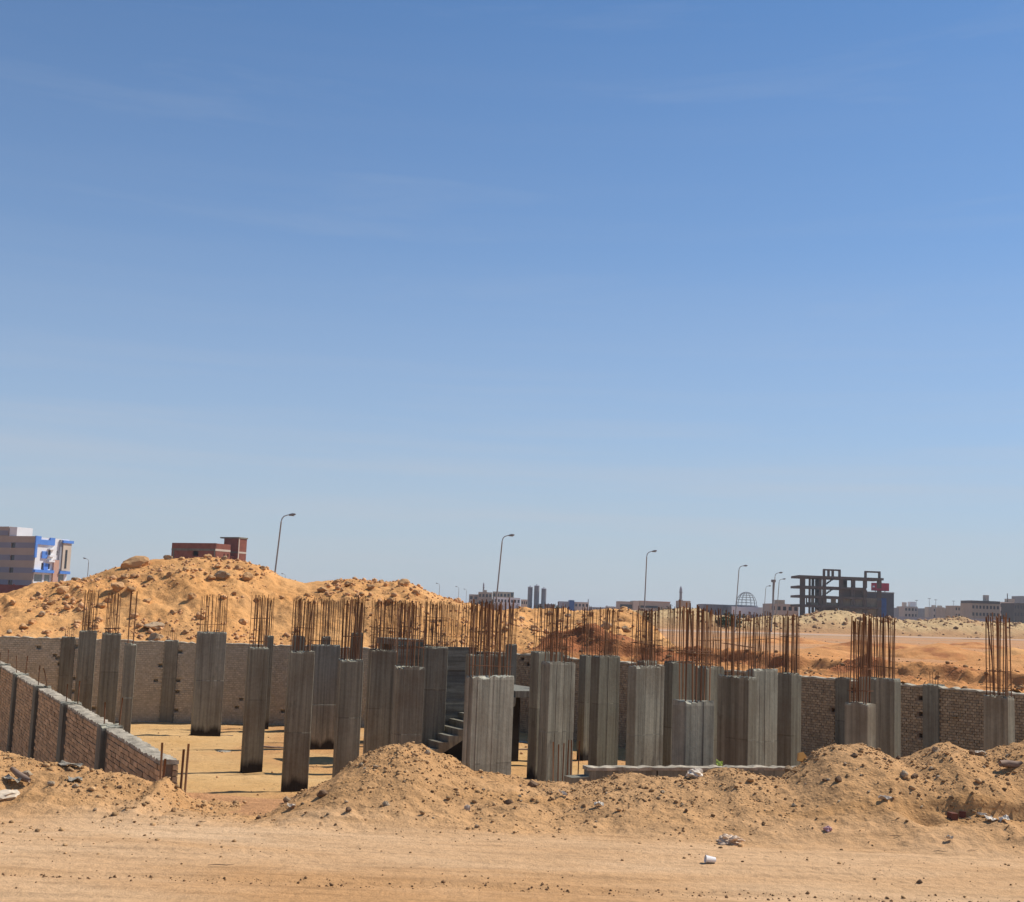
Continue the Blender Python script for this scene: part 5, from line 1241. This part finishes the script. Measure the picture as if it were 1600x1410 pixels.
# long pale boundary wall in front of the skyline houses
a = at(1386, 963, 470); b = at(1575, 968, 470)
R = empty('site_wall', (a.x, a.y, 0)); tag(R, 'long pale boundary wall below the right skyline houses', 'wall')
nseg = 11; wseg = (b.x - a.x) / nseg
for k in range(nseg): MB().box(k * wseg, k * wseg + wseg - .25, 0, .25, 0, a.z + (b.z - a.z) * k / nseg).build('panel', M['lead'], R)

# ------------------------------------------------------------------ street lamps
def lamp_proto(h=10.0):
    R = empty('street_lamp', (0, 0, 0))
    m = MB(); m.tube([(0, 0, -.3), (0, 0, 1.2), (0, 0, h * .55), (0, 0, h - .75)], [.10, .095, .075, .06], 10); m.build('pole', M['pole'], R, True)
    m = MB(); m.tube([(0, 0, h - .76), (.05, 0, h - .42), (.2, 0, h - .2), (.5, 0, h - .06), (.72, 0, h)], [.058, .052, .048, .044, .04], 8); m.build('arm', M['pole'], R, True)
    m = MB()
    m.tube([(.6, 0, h - .05), (.72, 0, h - .02), (.98, 0, h + .05), (1.2, 0, h + .09), (1.27, 0, h + .08)], [.05, .10, .13, .09, .02], 10); o = m.build('lamp_head', M['metal_grey'], R, True); m = MB(); m.box(.76, 1.14, -.07, .07, h - .11, h - .07); m.build('lens', M['glass_teal'], o)
    m = MB(); m.box(-.16, .16, -.16, .16, -.3, .12); m.build('base_plate', M['metal_grey'], R)
    return R
proto = lamp_proto()
lamps = [(430, 441, 803, 116, 'nearest street lamp, leaning above the saddle of the sand heap', .06), (771, 777, 835, 135, 'second street lamp, in front of the tan complex left of the silos', .0), (1004, 1011, 861, 157, 'third street lamp, before the long low building', .02),
         (1147, 1149, 883, 192, 'fourth street lamp, left of the steel lattice dome', 0), (1205, 1206, 894, 215, 'fifth street lamp, right of the steel lattice dome', 0), (1211, 1213, 904, 250, 'sixth smaller lamp close beside the fifth', 0),
         (1192, 1193, 915, 330, 'small distant lamp above the dome right shoulder', 0), (139, 139, 873, 205, 'small lamp on the left between striped block and crest boulder', 0),
         (445, 446, 897, 420, 'tiny distant lamp just right of the nearest lamp pole', 0), (686, 687, 912, 330, 'distant lamp left of the thin far lamps behind the heap tail', 0), (716, 717, 917, 380, 'distant lamp in the middle behind the heap tail', 0), (728, 729, 921, 450, 'distant lamp nearest the tan complex', 0)]
first = True
for (xb, xt, yt, D, lab, lean) in lamps:
    p = at(xt, yt, D); R = proto if first else copy_tree(proto); first = False
    h = p.z; k = h / 10.0 if D < 300 else max(.75, h / 10.0)
    R.location = (p.x, D, p.z - 10.0 * k); R.scale = (k, k, k)
    if xt in (139, 446, 687, 717, 729): R.rotation_euler = (0, 0, PI)
    if lean: R.rotation_euler = (0, lean, 0); R.location = (p.x - lean * 10, D, p.z - 10 * k)
    tag(R, lab, 'street lamp', 'street lamps')
p = at(1208.5, 906, 300); R = empty('floodlight_mast', (p.x, 300, 0)); tag(R, 'thick floodlight mast between two street lamps right of the dome', 'mast')
MB().tube([(0, 0, 0), (0, 0, p.z - .6)], [.3, .2], 10).build('pole', M['metal_grey'], R)
m = MB(); m.box(-.5, .5, -.3, .3, p.z - .6, p.z); m.build('lamp_cluster', M['metal_grey'], R)
for (px, yt, D) in ((1432, 938, 600), (1452, 935, 620), (1462, 937, 640), (1490, 939, 650)):
    p = at(px, yt, D); R = empty('thin_mast', (p.x, D, 0)); tag(R, 'thin mast rising over the right skyline houses', 'mast', 'thin masts on the right skyline')
    MB().tube([(0, 0, 0), (0, 0, p.z)], [.16, .08], 6).build('pole', M['metal_grey'], R); MB().box(-.7, .7, -.1, .1, p.z - .25, p.z - .05).build('crossarm', M['metal_grey'], R)

# ------------------------------------------------------------------ greenery
def leaf_mat(name, c):
    m, nt, b = nmat(name); a = attr(nt, 'tone'); col = mixc(nt, 1, c, a.outputs['Color'], 'MULTIPLY'); nt.links.new(col, b.inputs['Base Color']); b.inputs['Roughness'].default_value = .7; return m
M['leaf'] = leaf_mat('leaf', (.045, .065, .025)); M['bark'] = simple('bark', (.12, .085, .055), .3, 8)
def tree(name, loc, h, rx, seed, label, cat, n=900, leaf=.12, group=None):
    R = empty(name, loc); tag(R, label, cat, group); rd = random.Random(seed)
    m = MB(); m.tube([(0, 0, -.2), (.03, .02, h * .3), (.0, .04, h * .65)], [.05 * h / 2, .04 * h / 2, .015 * h], 7)
    for k in range(5):
        a = rd.uniform(0, 6.28); m.tube([(0, .02, h * (.15 + .08 * k)), (rx * .4 * math.cos(a), rx * .4 * math.sin(a), h * (.4 + .08 * k)), (rx * .7 * math.cos(a), rx * .7 * math.sin(a), h * (.55 + .08 * k))], [.02 * h, .012 * h, .005 * h], 5)
    m.build('trunk', M['bark'], R)
    cl = [(rd.gauss(0, rx * .38), rd.gauss(0, rx * .38), h * rd.uniform(.25, .85)) for _ in range(14)]
    V = []; F = []; tn = []
    for i in range(n):
        c = rd.choice(cl); p = Vector((c[0] + rd.gauss(0, rx * .22), c[1] + rd.gauss(0, rx * .22), max(.05, c[2] + rd.gauss(0, h * .11))))
        u = Vector((rd.gauss(0, 1), rd.gauss(0, 1), rd.gauss(0, 1))).normalized(); w = u.cross(Vector((rd.gauss(0, 1), rd.gauss(0, 1), rd.gauss(0, 1)))).normalized(); s = leaf * rd.uniform(.6, 1.4); b = len(V)
        V += [tuple(p), tuple(p + u * s + w * s * .35), tuple(p + u * s * 2), tuple(p + u * s - w * s * .35)]; F.append((b, b + 1, b + 2, b + 3)); tn.append(rd.uniform(.5, 1.6))
    me = new_mesh('crown', V, F); tone_attr(me, tn); link('crown', me, R, M['leaf'])
p = at(1011, 984, 150); tree('shrub', (p.x, 150, -.15), 2.1, .65, 1, 'dark green bushy shrub by the road, right of centre', 'shrub', 900, .10)
for i, (px, D, h, rx, lab) in enumerate([(1040, 545, 6, 4, 'green tree clump at the right end of the long building'), (868, 580, 5, 3, 'dark tree beside the batching plant shed'), (842, 585, 4, 3, 'low tree under the silos'), (1541, 520, 6, 5, 'green tree before the brown flat-roofed block'), (1560, 515, 5.5, 4, 'smaller green tree right of another below the skyline'), (1497, 600, 5, 5, 'hazy tree clump before the light tan house'), (1140, 300, 3, 2.5, 'low dark tree left below the lattice dome'), (1135, 225, 1.8, 3, 'dark scrub beside the road under the grey hall')]):
    p = at(px, 960, D); tree('tree', (p.x, D, 0 if D > 280 else .2), h, rx, 30 + i, lab, 'tree', 500, .35, 'trees on the skyline')

# meshes whose material reads a tone but which carry none get a neutral one
for me in bpy.data.meshes:
    if 'tone' in me.attributes or not me.materials: continue
    nt = me.materials[0].node_tree
    if any(n.type == 'ATTRIBUTE' and n.attribute_name == 'tone' for n in nt.nodes):
        a = me.attributes.new('tone', 'FLOAT_COLOR', 'CORNER'); a.data.foreach_set('color', [1.0] * (4 * len(me.loops)))
S.cycles.max_bounces = 6; S.cycles.diffuse_bounces = 3

# ------------------------------------------------------------------ dusty air
hm = bpy.data.materials.new('haze'); hm.use_nodes = True; hn = hm.node_tree; hn.nodes.clear()
ho = hn.nodes.new('ShaderNodeOutputMaterial'); hv = hn.nodes.new('ShaderNodeVolumePrincipled')
hv.inputs['Color'].default_value = (.86, .90, .96, 1); hv.inputs['Density'].default_value = 0.00017; hv.inputs['Anisotropy'].default_value = 0.3
hn.links.new(hv.outputs['Volume'], ho.inputs['Volume'])
hb = MB(); hb.box(-8500, 8500, -780, 8800, -3.6, 26.0)
stuff(hb.build('haze', hm))
